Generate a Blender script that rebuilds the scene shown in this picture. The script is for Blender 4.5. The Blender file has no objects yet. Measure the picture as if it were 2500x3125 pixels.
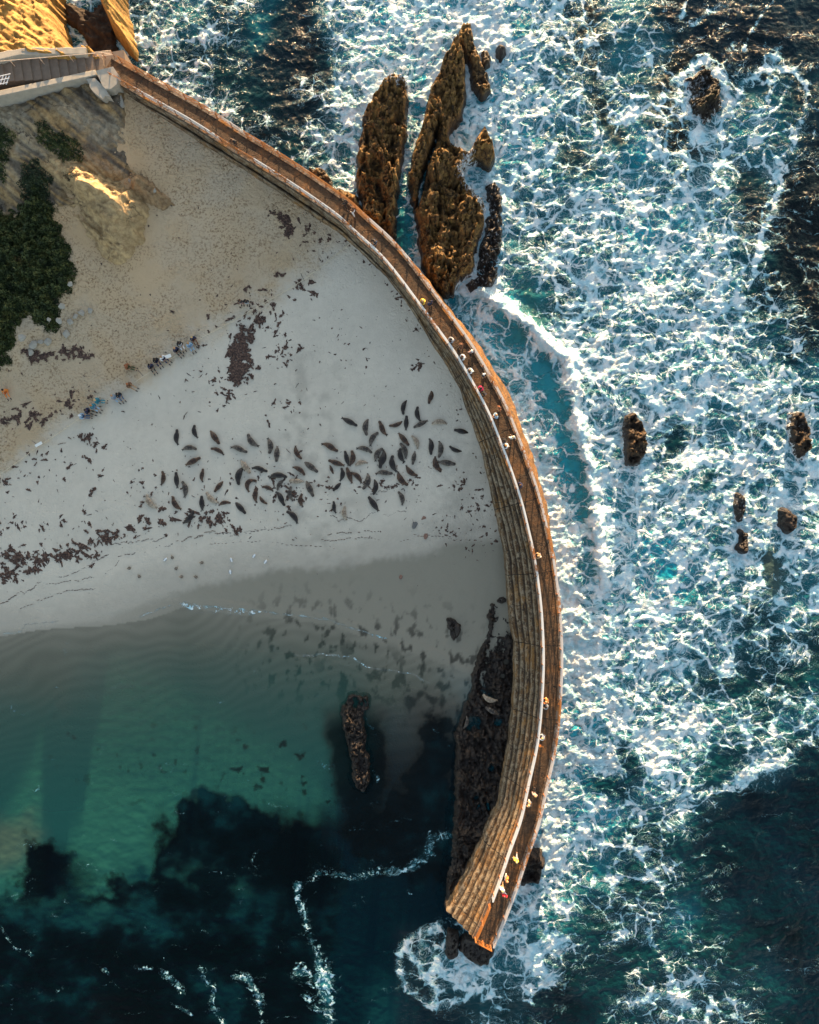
import bpy, bmesh, math, random
import numpy as np
from mathutils import Vector, Matrix
random.seed(7)
R = math.radians
scene = bpy.context.scene
COL = scene.collection

# ------------------------------------------------------------------ camera, sky, sun, exposure
CAM_H = 80.0                 # drone height above the sea
PPM = 30.0                   # photograph pixels per metre at sea level
cam_d = bpy.data.cameras.new('camera'); cam = bpy.data.objects.new('camera', cam_d)
COL.objects.link(cam); scene.camera = cam
cam.location = (0, 0, CAM_H); cam.rotation_euler = (0, 0, 0)
cam_d.sensor_fit = 'VERTICAL'
cam_d.angle = 2*math.atan((3125/PPM/2)/CAM_H)
cam_d.clip_start = 0.5; cam_d.clip_end = 6000
SUN_EL, SUN_AZ = 5.4, 5.0      # degrees; azimuth measured from +Y (top of the picture) towards +X
w = bpy.data.worlds.new('World'); scene.world = w; w.use_nodes = True
wn = w.node_tree; bg = wn.nodes['Background']
sky = wn.nodes.new('ShaderNodeTexSky'); sky.sky_type = 'NISHITA'; sky.sun_disc = False
sky.sun_elevation = R(SUN_EL); sky.sun_rotation = R(SUN_AZ); sky.air_density = 1.0; sky.dust_density = 1.2
sky.ozone_density = 1.0
hs = wn.nodes.new('ShaderNodeHueSaturation'); hs.inputs['Saturation'].default_value = 0.70
wn.links.new(sky.outputs[0], hs.inputs['Color']); wn.links.new(hs.outputs[0], bg.inputs[0]); bg.inputs[1].default_value = 0.125
sd = bpy.data.lights.new('sun', 'SUN'); sun = bpy.data.objects.new('sun', sd); COL.objects.link(sun)
sd.energy = 5.0; sd.angle = R(0.5); sd.color = (1.0, 0.67, 0.36)
dvec = Vector((math.sin(R(SUN_AZ))*math.cos(R(SUN_EL)), math.cos(R(SUN_AZ))*math.cos(R(SUN_EL)), math.sin(R(SUN_EL))))
sun.rotation_euler = dvec.to_track_quat('Z', 'Y').to_euler()
scene.view_settings.view_transform = 'Standard'; scene.view_settings.look = 'None'
scene.view_settings.exposure = 2.0; scene.view_settings.gamma = 1.0
scene.render.film_transparent = False
scene.cycles.max_bounces = 6; scene.cycles.transparent_max_bounces = 12

# ------------------------------------------------------------------ helpers
def W(px, py, z=0.0):
    """place in the world, at height z, of a spot measured on the survey photograph"""
    k = (CAM_H - z)/CAM_H/PPM
    return ((px-1250)*k, (1562.5-py)*k, z)
def WP(x, y, z=0.0):
    k = CAM_H/(CAM_H-z)*PPM
    return 1250+x*k, 1562.5-y*k

def smooth(a, b, x):
    t = np.clip((x-a)/(b-a), 0, 1); return t*t*(3-2*t)
def _h(ix, iy, s):
    n = (ix.astype(np.int64)*374761393 + iy.astype(np.int64)*668265263 + s*2147483647*3) & 0xffffffff
    n = ((n ^ (n >> 13))*1274126177) & 0xffffffff
    n = ((n ^ (n >> 16))*2246822519) & 0xffffffff
    n = n ^ (n >> 15)
    return (n & 0xffffff)/float(0x1000000)
def vnoise(x, y, s=0):
    ix = np.floor(x); iy = np.floor(y); fx = x-ix; fy = y-iy
    ix = ix.astype(np.int64); iy = iy.astype(np.int64)
    def g(dx, dy):
        a = _h(ix+dx, iy+dy, s)*6.2831853
        return np.cos(a)*(fx-dx)+np.sin(a)*(fy-dy)
    u = fx*fx*fx*(fx*(fx*6-15)+10); v = fy*fy*fy*(fy*(fy*6-15)+10)
    return ((g(0,0)*(1-u)+g(1,0)*u)*(1-v)+(g(0,1)*(1-u)+g(1,1)*u)*v)*1.4
def fbm(x, y, s=0, o=4, g=0.5):
    r = 0; a = 1; t = 0
    for i in range(o):
        r = r + a*vnoise(x*2**i+i*17.3, y*2**i-i*9.1, s+i); t += a; a *= g
    return r/t*1.5
def ridged(x, y, s=0, o=4):
    r = 0; a = 1; t = 0
    for i in range(o):
        r = r+a*(1-np.abs(vnoise(x*2**i+i*7.7, y*2**i+i*3.1, s+i))*2.2); t += a; a *= 0.5
    return r/t
def worley(x, y, s=0):
    ix = np.floor(x); iy = np.floor(y)
    ix = ix.astype(np.int64); iy = iy.astype(np.int64)
    f1 = np.full(x.shape, 9.0); f2 = np.full(x.shape, 9.0)
    for dx in (-1,0,1):
        for dy in (-1,0,1):
            jx = ix+dx; jy = iy+dy
            d = np.hypot(jx+_h(jx,jy,s)-x, jy+_h(jx,jy,s+5)-y)
            f2 = np.minimum(f2, np.maximum(f1, d)); f1 = np.minimum(f1, d)
    return f1, f2
def seg_dist(x, y, pts):
    d = np.full(np.shape(x), 1e9)
    for (ax, ay), (bx, by) in zip(pts[:-1], pts[1:]):
        vx, vy = bx-ax, by-ay; L = vx*vx+vy*vy+1e-9
        t = np.clip(((x-ax)*vx+(y-ay)*vy)/L, 0, 1)
        d = np.minimum(d, (x-ax-t*vx)**2+(y-ay-t*vy)**2)
    return np.sqrt(d)
def poly_sdf(x, y, pts):
    """positive inside"""
    d = seg_dist(x, y, list(pts)+[pts[0]])
    ins = np.zeros(np.shape(x), bool); n = len(pts)
    for i in range(n):
        ax, ay = pts[i]; bx, by = pts[(i+1) % n]
        if ay == by: continue
        c = ((ay > y) != (by > y)) & (x < (bx-ax)*(y-ay)/(by-ay)+ax)
        ins ^= c
    return np.where(ins, d, -d)
def catmull(pts, n=8):
    out = []; P = [np.array(p, float) for p in pts]; P = [2*P[0]-P[1]]+P+[2*P[-1]-P[-2]]
    for i in range(1, len(P)-2):
        for k in range(n):
            t = k/n
            out.append(0.5*((2*P[i])+(-P[i-1]+P[i+1])*t+(2*P[i-1]-5*P[i]+4*P[i+1]-P[i+2])*t*t+(-P[i-1]+3*P[i]-3*P[i+1]+P[i+2])*t**3))
    out.append(P[-2]); return out
def gridval(rows, px, py, cell=125.0):
    """bilinear lookup in a digit chart, one digit per 125-pixel cell"""
    A = np.array(rows, float)
    gx = np.clip(px/cell-0.5, 0, A.shape[1]-1.001); gy = np.clip(py/cell-0.5, 0, A.shape[0]-1.001)
    ix = gx.astype(int); iy = gy.astype(int); fx = gx-ix; fy = gy-iy
    fx = fx*fx*(3-2*fx); fy = fy*fy*(3-2*fy)
    if A.ndim == 3: fx = fx[..., None]; fy = fy[..., None]
    return (A[iy,ix]*(1-fx)+A[iy,ix+1]*fx)*(1-fy)+(A[iy+1,ix]*(1-fx)+A[iy+1,ix+1]*fx)*fy

def tag(o, label=None, cat=None, group=None, kind=None):
    if label: o['label'] = label
    if cat: o['category'] = cat
    if group: o['group'] = group
    if kind: o['kind'] = kind
    return o
def empty(name, loc=(0,0,0), rz=0.0):
    o = bpy.data.objects.new(name, None); COL.objects.link(o); o.location = loc; o.rotation_euler = (0,0,rz)
    o.empty_display_size = 0.3
    return o
def mesh_obj(name, verts, faces, mat=None, parent=None, smooth_=False, mats=None, fmi=None):
    me = bpy.data.meshes.new(name)
    me.from_pydata([tuple(v) for v in verts], [], [tuple(f) for f in faces]); me.update()
    for m in (mats or ([mat] if mat else [])): me.materials.append(m)
    if fmi is not None: me.polygons.foreach_set('material_index', fmi)
    if smooth_: me.polygons.foreach_set('use_smooth', [True]*len(me.polygons))
    o = bpy.data.objects.new(name, me); COL.objects.link(o)
    if parent: o.parent = parent
    return o
def np_mesh(name, V, F, mat, parent=None, smooth_=True, attrs=None):
    """V (n,3) array, F (m,4) array, attrs {name: (kind, array)}"""
    me = bpy.data.meshes.new(name)
    me.vertices.add(len(V)); me.vertices.foreach_set('co', np.asarray(V, np.float32).ravel())
    m = len(F); k = F.shape[1]
    me.loops.add(m*k); me.loops.foreach_set('vertex_index', F.astype(np.int32).ravel())
    me.polygons.add(m); me.polygons.foreach_set('loop_start', np.arange(m, dtype=np.int32)*k)
    me.polygons.foreach_set('loop_total', np.full(m, k, np.int32))
    if smooth_: me.polygons.foreach_set('use_smooth', np.ones(m, bool))
    me.update(calc_edges=True)
    for an, (kind, arr) in (attrs or {}).items():
        if kind == 'FLOAT':
            a = me.attributes.new(an, 'FLOAT', 'POINT'); a.data.foreach_set('value', np.asarray(arr, np.float32).ravel())
        else:
            c = np.ones((len(V), 4), np.float32); c[:, :3] = arr
            a = me.attributes.new(an, 'FLOAT_COLOR', 'POINT'); a.data.foreach_set('color', c.ravel())
    if mat: me.materials.append(mat)
    o = bpy.data.objects.new(name, me); COL.objects.link(o)
    if parent: o.parent = parent
    return o
def grid_faces(nx, ny, keep=None):
    i = np.arange(nx-1)[None, :]; j = np.arange(ny-1)[:, None]
    a = j*nx+i
    F = np.stack([a, a+1, a+nx+1, a+nx], -1).reshape(-1, 4)
    if keep is not None: F = F[keep.reshape(-1)]
    return F
def compact(V, F, attrs):
    used = np.unique(F); mp = np.full(len(V), -1); mp[used] = np.arange(len(used))
    return V[used], mp[F], {k: (t, np.asarray(a)[used]) for k, (t, a) in attrs.items()}

class MB:
    """collects simple solids into one mesh"""
    def __init__(s): s.v = []; s.f = []; s.m = []
    def add(s, V, F, mi=0):
        o = len(s.v); s.v += [tuple(v) for v in V]; s.f += [tuple(i+o for i in f) for f in F]; s.m += [mi]*len(F)
    def box(s, c, d, rz=0, mi=0):
        cx, cy, cz = c; hx, hy, hz = d[0]/2, d[1]/2, d[2]/2; co, si = math.cos(rz), math.sin(rz); V = []
        for z in (-hz, hz):
            for x, y in ((-hx,-hy),(hx,-hy),(hx,hy),(-hx,hy)): V.append((cx+x*co-y*si, cy+x*si+y*co, cz+z))
        s.add(V, [(3,2,1,0),(4,5,6,7),(0,1,5,4),(1,2,6,5),(2,3,7,6),(3,0,4,7)], mi)
    def tube(s, pts, r, n=6, mi=0, caps=True):
        pts = [Vector(p) for p in pts]; V = []; F = []
        rr = r if isinstance(r, (list, tuple)) else [r]*len(pts)
        for i, p in enumerate(pts):
            t = (pts[min(i+1, len(pts)-1)]-pts[max(i-1, 0)]).normalized()
            a = t.cross(Vector((0,0,1)));
            if a.length < 1e-3: a = t.cross(Vector((0,1,0)))
            a.normalize(); b = t.cross(a).normalized()
            for k in range(n):
                th = 2*math.pi*k/n; V.append(p+a*math.cos(th)*rr[i]+b*math.sin(th)*rr[i])
        for i in range(len(pts)-1):
            for k in range(n):
                F.append((i*n+k, i*n+(k+1) % n, (i+1)*n+(k+1) % n, (i+1)*n+k))
        if caps: F.append(tuple(range(n-1, -1, -1))); F.append(tuple((len(pts)-1)*n+k for k in range(n)))
        s.add(V, F, mi)
    def blob(s, c, r, n=8, m=6, rot=None, mi=0):
        V = [(0,0,-1)]; F = []
        for j in range(1, m):
            ph = -math.pi/2+math.pi*j/m
            for k in range(n): V.append((math.cos(ph)*math.cos(2*math.pi*k/n), math.cos(ph)*math.sin(2*math.pi*k/n), math.sin(ph)))
        V.append((0,0,1)); top = len(V)-1
        for k in range(n): F.append((0, 1+(k+1) % n, 1+k)); F.append((top, 1+(m-2)*n+k, 1+(m-2)*n+(k+1) % n))
        for j in range(m-2):
            for k in range(n): F.append((1+j*n+k, 1+j*n+(k+1) % n, 1+(j+1)*n+(k+1) % n, 1+(j+1)*n+k))
        out = []
        for v in V:
            p = Vector((v[0]*r[0], v[1]*r[1], v[2]*r[2]))
            if rot: p = rot @ p
            out.append(p+Vector(c))
        s.add(out, F, mi)
    def build(s, name, mat=None, parent=None, smooth_=False, mats=None):
        return mesh_obj(name, s.v, s.f, mat, parent, smooth_, mats, s.m if mats else None)

# ------------------------------------------------------------------ material helpers
class NT:
    def __init__(s, name, bump_scale=None):
        s.m = bpy.data.materials.new(name); s.m.use_nodes = True; s.t = s.m.node_tree
        s.b = s.t.nodes['Principled BSDF']; s.out = s.t.nodes['Material Output']
    def n(s, typ, ins=None, **kw):
        nd = s.t.nodes.new('ShaderNode'+typ)
        for k, v in kw.items(): setattr(nd, k, v)
        for k, v in (ins or {}).items(): s.set(nd.inputs[k], v)
        return nd
    def set(s, inp, v):
        if isinstance(v, bpy.types.NodeSocket): s.t.links.new(v, inp)
        elif isinstance(v, (tuple, list)) and inp.type == 'RGBA' and len(v) == 3: inp.default_value = (*v, 1)
        else: inp.default_value = v
    def attr(s, name, out='Fac'): return s.n('Attribute', attribute_name=name).outputs[out]
    def math(s, op, a, b=None, c=None, clamp=False):
        nd = s.n('Math', operation=op, use_clamp=clamp); s.set(nd.inputs[0], a)
        if b is not None: s.set(nd.inputs[1], b)
        if c is not None: s.set(nd.inputs[2], c)
        return nd.outputs[0]
    def vmath(s, op, a, b=None, scale=None):
        nd = s.n('VectorMath', operation=op); s.set(nd.inputs[0], a)
        if b is not None: s.set(nd.inputs[1], b)
        if scale is not None: s.set(nd.inputs['Scale'], scale)
        return nd.outputs[0]
    def mix(s, f, a, b, bt='MIX'):
        nd = s.n('Mix', data_type='RGBA', blend_type=bt); s.set(nd.inputs[0], f); s.set(nd.inputs[6], a); s.set(nd.inputs[7], b)
        return nd.outputs[2]
    def ramp(s, f, stops, interp='LINEAR'):
        nd = s.n('ValToRGB'); s.set(nd.inputs[0], f); e = nd.color_ramp.elements; nd.color_ramp.interpolation = interp
        while len(e) < len(stops): e.new(0.5)
        for k, (p, c) in enumerate(stops): e[k].position = p; e[k].color = (*c, 1) if len(c) == 3 else c
        return nd.outputs[0]
    def mr(s, v, a, b, c=0.0, d=1.0, smoothstep=True):
        nd = s.n('MapRange', interpolation_type='SMOOTHSTEP' if smoothstep else 'LINEAR')
        s.set(nd.inputs[0], v)
        for i, x in ((1,a),(2,b),(3,c),(4,d)): s.set(nd.inputs[i], x)
        return nd.outputs[0]
    def noise(s, vec, scale, detail=4, rough=0.5, dist=0.0, out=0):
        return s.n('TexNoise', {'Vector': vec, 'Scale': scale, 'Detail': detail, 'Roughness': rough, 'Distortion': dist}).outputs[out]
    def voro(s, vec, scale, feature='F1', out='Distance', rnd=1.0):
        return s.n('TexVoronoi', {'Vector': vec, 'Scale': scale, 'Randomness': rnd}, feature=feature).outputs[out]
    def pos(s): return s.n('NewGeometry').outputs['Position']
    def objc(s): return s.n('TexCoord').outputs['Object']
    def bump(s, h, strength=0.5, dist=0.1, normal=None):
        ins = {'Height': h, 'Strength': strength, 'Distance': dist}
        if normal is not None: ins['Normal'] = normal
        return s.n('Bump', ins).outputs[0]
    def done(s, color=None, rough=None, normal=None, **kw):
        if color is not None: s.set(s.b.inputs['Base Color'], color)
        if rough is not None: s.set(s.b.inputs['Roughness'], rough)
        if normal is not None: s.set(s.b.inputs['Normal'], normal)
        for k, v in kw.items(): s.set(s.b.inputs[k.replace('_', ' ')], v)
        return s.m
def simple(name, col, rough=0.7, var=0.25, scale=8.0, bump=0.2, metallic=0.0):
    t = NT(name); p = t.objc(); n = t.noise(p, scale, 4)
    c2 = tuple(max(0, c*(1-var)) for c in col); c1 = tuple(min(1, c*(1+var)) for c in col)
    return t.done(t.mix(n, c2, c1), rough, t.bump(n, bump, 0.02), Metallic=metallic)

# ------------------------------------------------------------------ traced plan of the place (photograph pixels)
D_TR = [(340,179),(480,259),(625,341),(752,422),(828,467),(947,543),(1060,622),(1120,676),(1195,745),(1250,808),(1319,900),(1373,973),(1431,1055),(1485,1145),
        (1536,1241),(1572,1330),(1609,1428),(1638,1518),(1656,1590),(1674,1670),(1690,1770),(1701,1875),(1706,2005),(1701,2136),(1687,2270),(1659,2400),
        (1636,2504),(1599,2609),(1570,2696),(1536,2786),(1510,2849),(1492,2886)]
S_TR = [(380,276),(480,342),(625,436),(770,524),(880,597),(944,640),(1042,706),(1132,790),(1205,862),(1250,920),(1279,975),(1322,1045),(1370,1118),(1406,1183),
        (1428,1250),(1450,1308),(1475,1380),(1496,1475),(1514,1558),(1533,1641),(1545,1703),(1551,1793),(1560,1900),(1572,1960),(1573,2084),(1565,2188),(1549,2318),(1534,2397),
        (1526,2455),(1505,2502),(1444,2640),(1401,2723),(1360,2790),(1320,2880)]
SHORE = [(-600,2030),(0,1926),(100,1908),(180,1900),(330,1892),(460,1872),(560,1836),(700,1856),(1000,1888),(1100,1925),(1300,1990),(1480,2060),(1700,2100)]
ROPE = [(-60,1490),(0,1450),(120,1362),(250,1275),(300,1240),(440,1150),(625,1028),(780,942),(930,855),(1090,728)]
SCRUB = [(-300,560),(0,600),(30,640),(60,625),(100,560),(165,555),(190,640),(215,700),(240,735),(258,810),(250,860),(240,900),(205,930),(190,985),(175,1030),(95,1022),(72,985),(60,1060),(25,1130),(0,1150),(-300,1300)]
POOLSIDE = D_TR + [(1485,2895),(1470,3700),(-900,3700),(-900,160),(330,165)]

R1 = [(1140,280),(1170,245),(1215,225),(1240,240),(1238,330),(1235,400),(1222,470),(1215,530),(1208,600),(1205,660),(1202,722),(1165,695),(1110,650),(1090,560),(1093,470),(1105,370),(1108,330),(1130,300)]
R2 = [(1405,150),(1418,200),(1422,270),(1410,340),(1375,375),(1372,400),(1385,440),(1430,460),(1450,430),(1465,395),(1482,375),(1500,410),(1515,460),(1490,490),(1450,470),(1425,490),(1415,520),(1435,560),(1480,600),(1475,690),(1453,734),(1442,817),(1406,842),(1385,885),(1350,885),(1310,850),(1296,800),(1282,740),(1275,640),(1258,590),(1252,540),(1257,480),(1270,430),(1295,370),(1310,290),(1325,225),(1345,190),(1360,165),(1375,130),(1398,115)]
R3 = [(1405,75),(1435,75),(1440,110),(1460,160),(1485,220),(1495,262),(1475,282),(1450,255),(1440,200),(1420,150),(1400,120)]
R3B = [(1478,160),(1490,155),(1492,190),(1480,205)]
R3C = [(1525,138),(1542,140),(1540,165),(1532,175),(1524,160)]
R2B = [(1488,560),(1515,545),(1535,600),(1534,680),(1528,760),(1518,840),(1490,885),(1440,890),(1425,865),(1452,830),(1468,760),(1484,690),(1492,620)]
R4 = [(1918,1268),(1940,1262),(1960,1290),(1972,1330),(1970,1380),(1955,1412),(1920,1412),(1916,1340)]
R5 = [(2425,1262),(2450,1258),(2468,1300),(2472,1350),(2462,1400),(2445,1400),(2425,1350),(2415,1300)]
R6 = [(2252,1508),(2268,1515),(2274,1545),(2262,1590),(2250,1570)]
R6B = [(2266,1625),(2282,1630),(2284,1660),(2274,1684),(2262,1672)]
R7 = [(2388,1560),(2410,1558),(2432,1585),(2432,1612),(2412,1622),(2390,1600)]
R8 = [(2085,230),(2110,195),(2160,180),(2200,225),(2212,270),(2228,300),(2215,340),(2180,375),(2150,385),(2115,350),(2080,310)]
R9 = [(1590,2640),(1620,2608),(1655,2612),(1662,2650),(1645,2700),(1600,2715),(1582,2690)]
R10A = [(1370,2848),(1398,2850),(1396,2915),(1380,2924),(1366,2915)]
R10B = [(1440,2872),(1500,2880),(1506,2905),(1490,2942),(1440,2935),(1410,2900),(1416,2862)]
R11 = [(1062,2130),(1085,2118),(1120,2135),(1122,2160),(1105,2190),(1110,2240),(1115,2300),(1125,2340),(1130,2380),(1110,2420),(1085,2405),(1075,2340),(1062,2280),(1050,2220),(1045,2170)]
R12 = [(1490,1838),(1520,1832),(1532,1880),(1560,1900),(1590,1950),(1590,2080),(1580,2250),(1560,2400),(1540,2480),(1500,2560),(1450,2660),(1410,2730),(1372,2800),(1358,2780),(1375,2640),(1385,2550),(1390,2400),(1393,2300),(1390,2230),(1415,2170),(1440,2100),(1455,2000),(1482,1950),(1490,1900)]
R13 = [(1362,1885),(1380,1882),(1404,1910),(1400,1935),(1385,1955),(1372,1940)]
R14 = [(945,512),(975,505),(998,530),(1010,560),(1030,580),(1000,585),(960,545)]
R15 = [(1020,590),(1045,575),(1085,600),(1100,640),(1070,640),(1040,615)]
POOLW = [W(x, y, 5.0)[:2] for x, y in POOLSIDE]
SEA_ROCKS = [R1, R2, R3, R3B, R3C, R2B, R4, R5, R6, R6B, R7, R8, R9, R10A, R10B, R14, R15]

# foam density (0-9) and water tone, one character per 125-pixel cell of the survey photograph
FO = ["55564312677876442110","55565412677976342231","55556524754775453442","55555533655776555552","55555544655665657652","00000000005756776642","00000000006646677741","00000000007766677752","00000000006666777754","00000000000075877775","00000000000088677676","00000000000008777766","00000000000008877776","00000000000008876776","00000000000008776655","00000000000008876654","00000000000008876543","00000000000008867545","00000000000008766761","00000000000008656200","00000000000038653100","00000000000166343100","00000000001464232100","00000000001555123211","00000000000232034310"]
TO = ["ddddtdtntqqqqdbtnnnn","ddddddnktqqqqtbtbnnn","ddddddnnttqqqtdtbbtd","ddddddnntttqqttqbntn","ddddddtttttqttttdtdk",
      "dddddddddtqqtdtqqtnk","dddddddddtqqtdtqttdk","ddddddddddtqqdttttdk","ddddddddddtqqtdttttn","ssssssssssttqqtttttt",
      "sssssssssssqqqttdtdt","sssssssssssqqqqttttt","sssssssssssqqqqttttd","sssssssssssqqqtqqtdt","sssssssssssqqqtqqttt",
      "ssssssssssssqqqtttdd","ssgggggggssqqqqttddd","gggggggggdntqqqtttdt","gggggggggnnnqqqttttn","ggggggggdnnnqqqttdnn",
      "sgggkkkknnnttqtddnnn","gkgdggknnnnntttddnnn","ddddddnnnnnndtddtdnn","dddnnnnnnndttddddddn","nnnnnnnnndnddnnddddn"]
PAL = {'k': (.0007,.0050,.008), 'n': (.0008,.012,.020), 'd': (.003,.034,.044), 't': (.008,.115,.15), 'q': (.012,.27,.37),
       'g': (.018,.112,.096), 's': (.062,.118,.094), 'b': (.010,.015,.011)}
FO_A = [[float(c) for c in r] for r in FO]; TO_A = [[PAL[c] for c in r] for r in TO]
assert all(len(r) == 20 for r in FO) and len(FO) == 25, [len(r) for r in FO]
assert all(len(r) == 20 for r in TO) and len(TO) == 25, [len(r) for r in TO]

def axis(lo, hi, step, far=1500, lo_far=None):
    a = list(np.arange(lo, hi+step/2, step)); s = step
    while a[-1] < far: s *= 1.35; a.append(a[-1]+s)
    s = step; b = []
    x = a[0]
    while x > -far: s *= 1.35; x -= s; b.append(x)
    return np.array(b[::-1]+a)

# ------------------------------------------------------------------ terrain: beach, pool bed and sea bed
def shore_y(px):
    return np.interp(px, [p[0] for p in SHORE], [p[1] for p in SHORE])
CLIFF_M1 = [(-500,240),(0,250),(200,215),(330,240),(378,262),(384,330),(388,400),(396,480),(392,520),(360,535),(320,560),(270,600),(220,640),(170,640),(60,640),(0,660),(-500,700)]
def terrain_z(px, py, side=None):
    s = (shore_y(px)-py)/PPM
    up = np.where(s < 11, s*0.075, 0.825+(s-11)*0.055)
    dn = np.maximum(s*0.085, -3.4)
    z = np.where(s > 0, up, dn)
    dcl = -poly_sdf(px, py, [(-900,-300),(330,160),(384,330),(396,500),(300,505),(240,700),(200,900),(60,1060),(-900,1500)])/PPM
    z = z+1.0*np.exp(-np.maximum(dcl, 0)/3.0)*(py > -400)
    if side is None: side = poly_sdf(px, py, POOLSIDE)/PPM
    sea = smooth(1.3, 0.1, side)
    z = z*(1-sea)+(-3.2)*sea
    return z, side
def build_terrain():
    xs = axis(-47, 47, 0.16); ys = axis(-58, 58, 0.16)
    X, Y = np.meshgrid(xs, ys); px, py = WP(X, Y, 0); side = poly_sdf(X, Y, POOLW)
    z, side = terrain_z(px, py, side)
    px, py = WP(X, Y, np.clip(z, 0, 5)); z, side = terrain_z(px, py, side)
    inside = side > -0.5
    n1 = fbm(X*.25, Y*.25, 3, 4); n2 = fbm(X*1.5, Y*1.5, 9, 3)
    dry = (z > 0.05)
    rope_y = np.interp(px, [p[0] for p in ROPE], [p[1] for p in ROPE])
    above = smooth(-60, 90, rope_y-py+n2*30+n1*50)*smooth(1180, 900, px)*(0.75+0.25*smooth(-.3,.3,n1))
    tread = above*(1-smooth(250, -40, rope_y-py-400+n1*90)*0)      # trampled part of the beach
    z = z+np.where(dry, n1*0.06+tread*(fbm(X*2.2, Y*2.2, 21, 3)*0.05)+0.012*n2, 0)
    # ripples on the pool floor
    rp = np.sin((py+0.28*px+fbm(X*.12, Y*.12, 30, 2)*60)/36*6.283)
    
    # colour of the ground itself
    pale = np.array([.60,.555,.475]); tan = np.array([.46,.335,.20]); grey = np.array([.53,.415,.285]); wet = np.array([.255,.24,.195])
    c = pale[None,None,:]*(1+0.07*n1[...,None]+0.05*n2[...,None])
    k = above[..., None]
    tanness = (smooth(0.15, -0.5, n1)*0.5+0.5)
    band = np.clip(smooth(520, 60, rope_y-py+n1*120), 0, 1)
    tt = (tan*tanness[...,None]+grey*(1-tanness[...,None]))*band[...,None]+(grey*1.05)*(1-band[...,None])
    c = c*(1-k)+tt*k
    nearc = np.exp(-np.maximum(-poly_sdf(px, py, [(-900,160),(384,330),(470,600),(365,815),(200,700),(-900,700)]), 0)/(95+40*n1))[...,None]*0.75
    c = c*(1-nearc)+np.array([.58,.40,.22])*(1+.15*n1[...,None])*nearc
    # darker ground streaks near the wall in the middle of the beach, disturbed by the animals
    dist = smooth(0.1, 0.8, fbm(X*.5+3, Y*.5, 14, 4)+0.25)*smooth(170, 30, seg_dist(px, py, [(950,1180),(930,1400),(1010,1640)]))
    dist = np.maximum(dist, smooth(110, 10, seg_dist(px, py, [(1460,1420),(1400,1580),(1395,1760)])+n2*30)*smooth(-.4,.6,n1+0.3))
    c = c*(1-0.22*dist[..., None])
    # wet sand by the water
    wl = np.interp(px, [-600,0,330,450,650,760,900,1000,1200,1400,1560], [1990,1925,1890,1835,1775,1755,1735,1732,1702,1655,1640])
    wn_ = smooth(-16, 22, py-wl+n2*10+n1*16)*(z > -0.35)*(0.45+0.55*smooth(200, 800, px))
    damp = smooth(-150, 0, py-wl+n1*60)
    c = c*(1-0.28*damp[...,None])*(1-wn_[...,None])+wet*wn_[...,None]
    c = np.where((z < -0.05)[...,None], wet*(0.9+0.07*rp[...,None]+0.08*n1[...,None]), c)
    # weed and debris lying on the shallow bed next to the reef
    weed = smooth(0.25, 0.6, fbm(X*1.1, Y*.7, 40, 4)+0.1)*smooth(260, 40, seg_dist(px, py, [(900,1985),(1050,1990),(1200,2010),(1330,2030),(1420,2100)]))
    weed = np.maximum(weed, 0.9*smooth(0.3, 0.5, fbm(X*.5, Y*.33, 44, 4)+0.12)*smooth(150, 30, seg_dist(px, py, [(1060,2060),(1200,2090),(1320,2120)])))
    c = c*(1-0.75*weed[..., None])
    # seaward side: dark rock floor
    c = np.where((side < 0.5)[..., None], np.array([.06,.06,.05]), c)
    c = np.clip(c, 0.003, 0.8)
    wetm = np.maximum(wn_, damp*0.3)
    V = np.stack([X, Y, z], -1).reshape(-1, 3); F = grid_faces(len(xs), len(ys))
    t = NT('beach_sand')
    p = t.pos(); col = t.attr('scol', 'Color'); tr = t.attr('tread'); wt = t.attr('wet')
    nf = t.noise(p, 4.6, 5, 0.62, 0.15); nb = t.noise(p, 14, 4, 0.6); vf = t.voro(t.vmath('ADD', p, t.vmath('SCALE', t.noise(p, 2.5, 2, out=1), scale=0.5)), 3.4, 'SMOOTH_F1')
    foot = t.math('MULTIPLY', t.mr(vf, 0.18, 0.42), t.mr(t.noise(p, .25, 3), .4, .6))
    h = t.math('MULTIPLY', t.math('ADD', t.math('MULTIPLY', foot, 0.8), nf), t.math('MULTIPLY_ADD', tr, 1.3, 0.3))
    h = t.math('MULTIPLY', t.math('MULTIPLY_ADD', nb, 0.25, h), t.math('SUBTRACT', 1.0, t.math('MULTIPLY', wt, 0.92)))
    dark = t.math('MULTIPLY', t.mr(nf, 0.50, 0.38), t.math('MULTIPLY', t.mr(t.noise(p, .30, 3), .36, .58), t.math('MULTIPLY_ADD', tr, 0.80, 0.06)))
    c_ = t.mix(dark, col, t.mix(1.0, col, (0.42,0.36,0.30), 'MULTIPLY'))
    spk = t.mr(t.noise(p, 9, 3, 0.7), 0.68, 0.74)
    c_ = t.mix(t.math('MULTIPLY', spk, t.math('MULTIPLY_ADD', tr, 0.4, 0.12)), c_, (0.10,0.065,0.045))
    t.done(c_, t.math('MULTIPLY_ADD', wt, -0.35, 0.9), t.bump(h, 0.75, 0.12))
    t.set(t.b.inputs['Specular IOR Level'], 0.25)
    o = np_mesh('beach', V, F, t.m, attrs={'scol': ('C', c.reshape(-1,3)), 'tread': ('FLOAT', tread), 'wet': ('FLOAT', wetm)})
    tag(o, kind='structure')
build_terrain()
_tz = {}
def ground(px, py):
    z = 0.0
    for _ in range(3):
        x, y, _z = W(px, py, z); z = float(terrain_z(*[np.array([v]) for v in WP(x, y, z)])[0][0])
    return x, y, z

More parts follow.
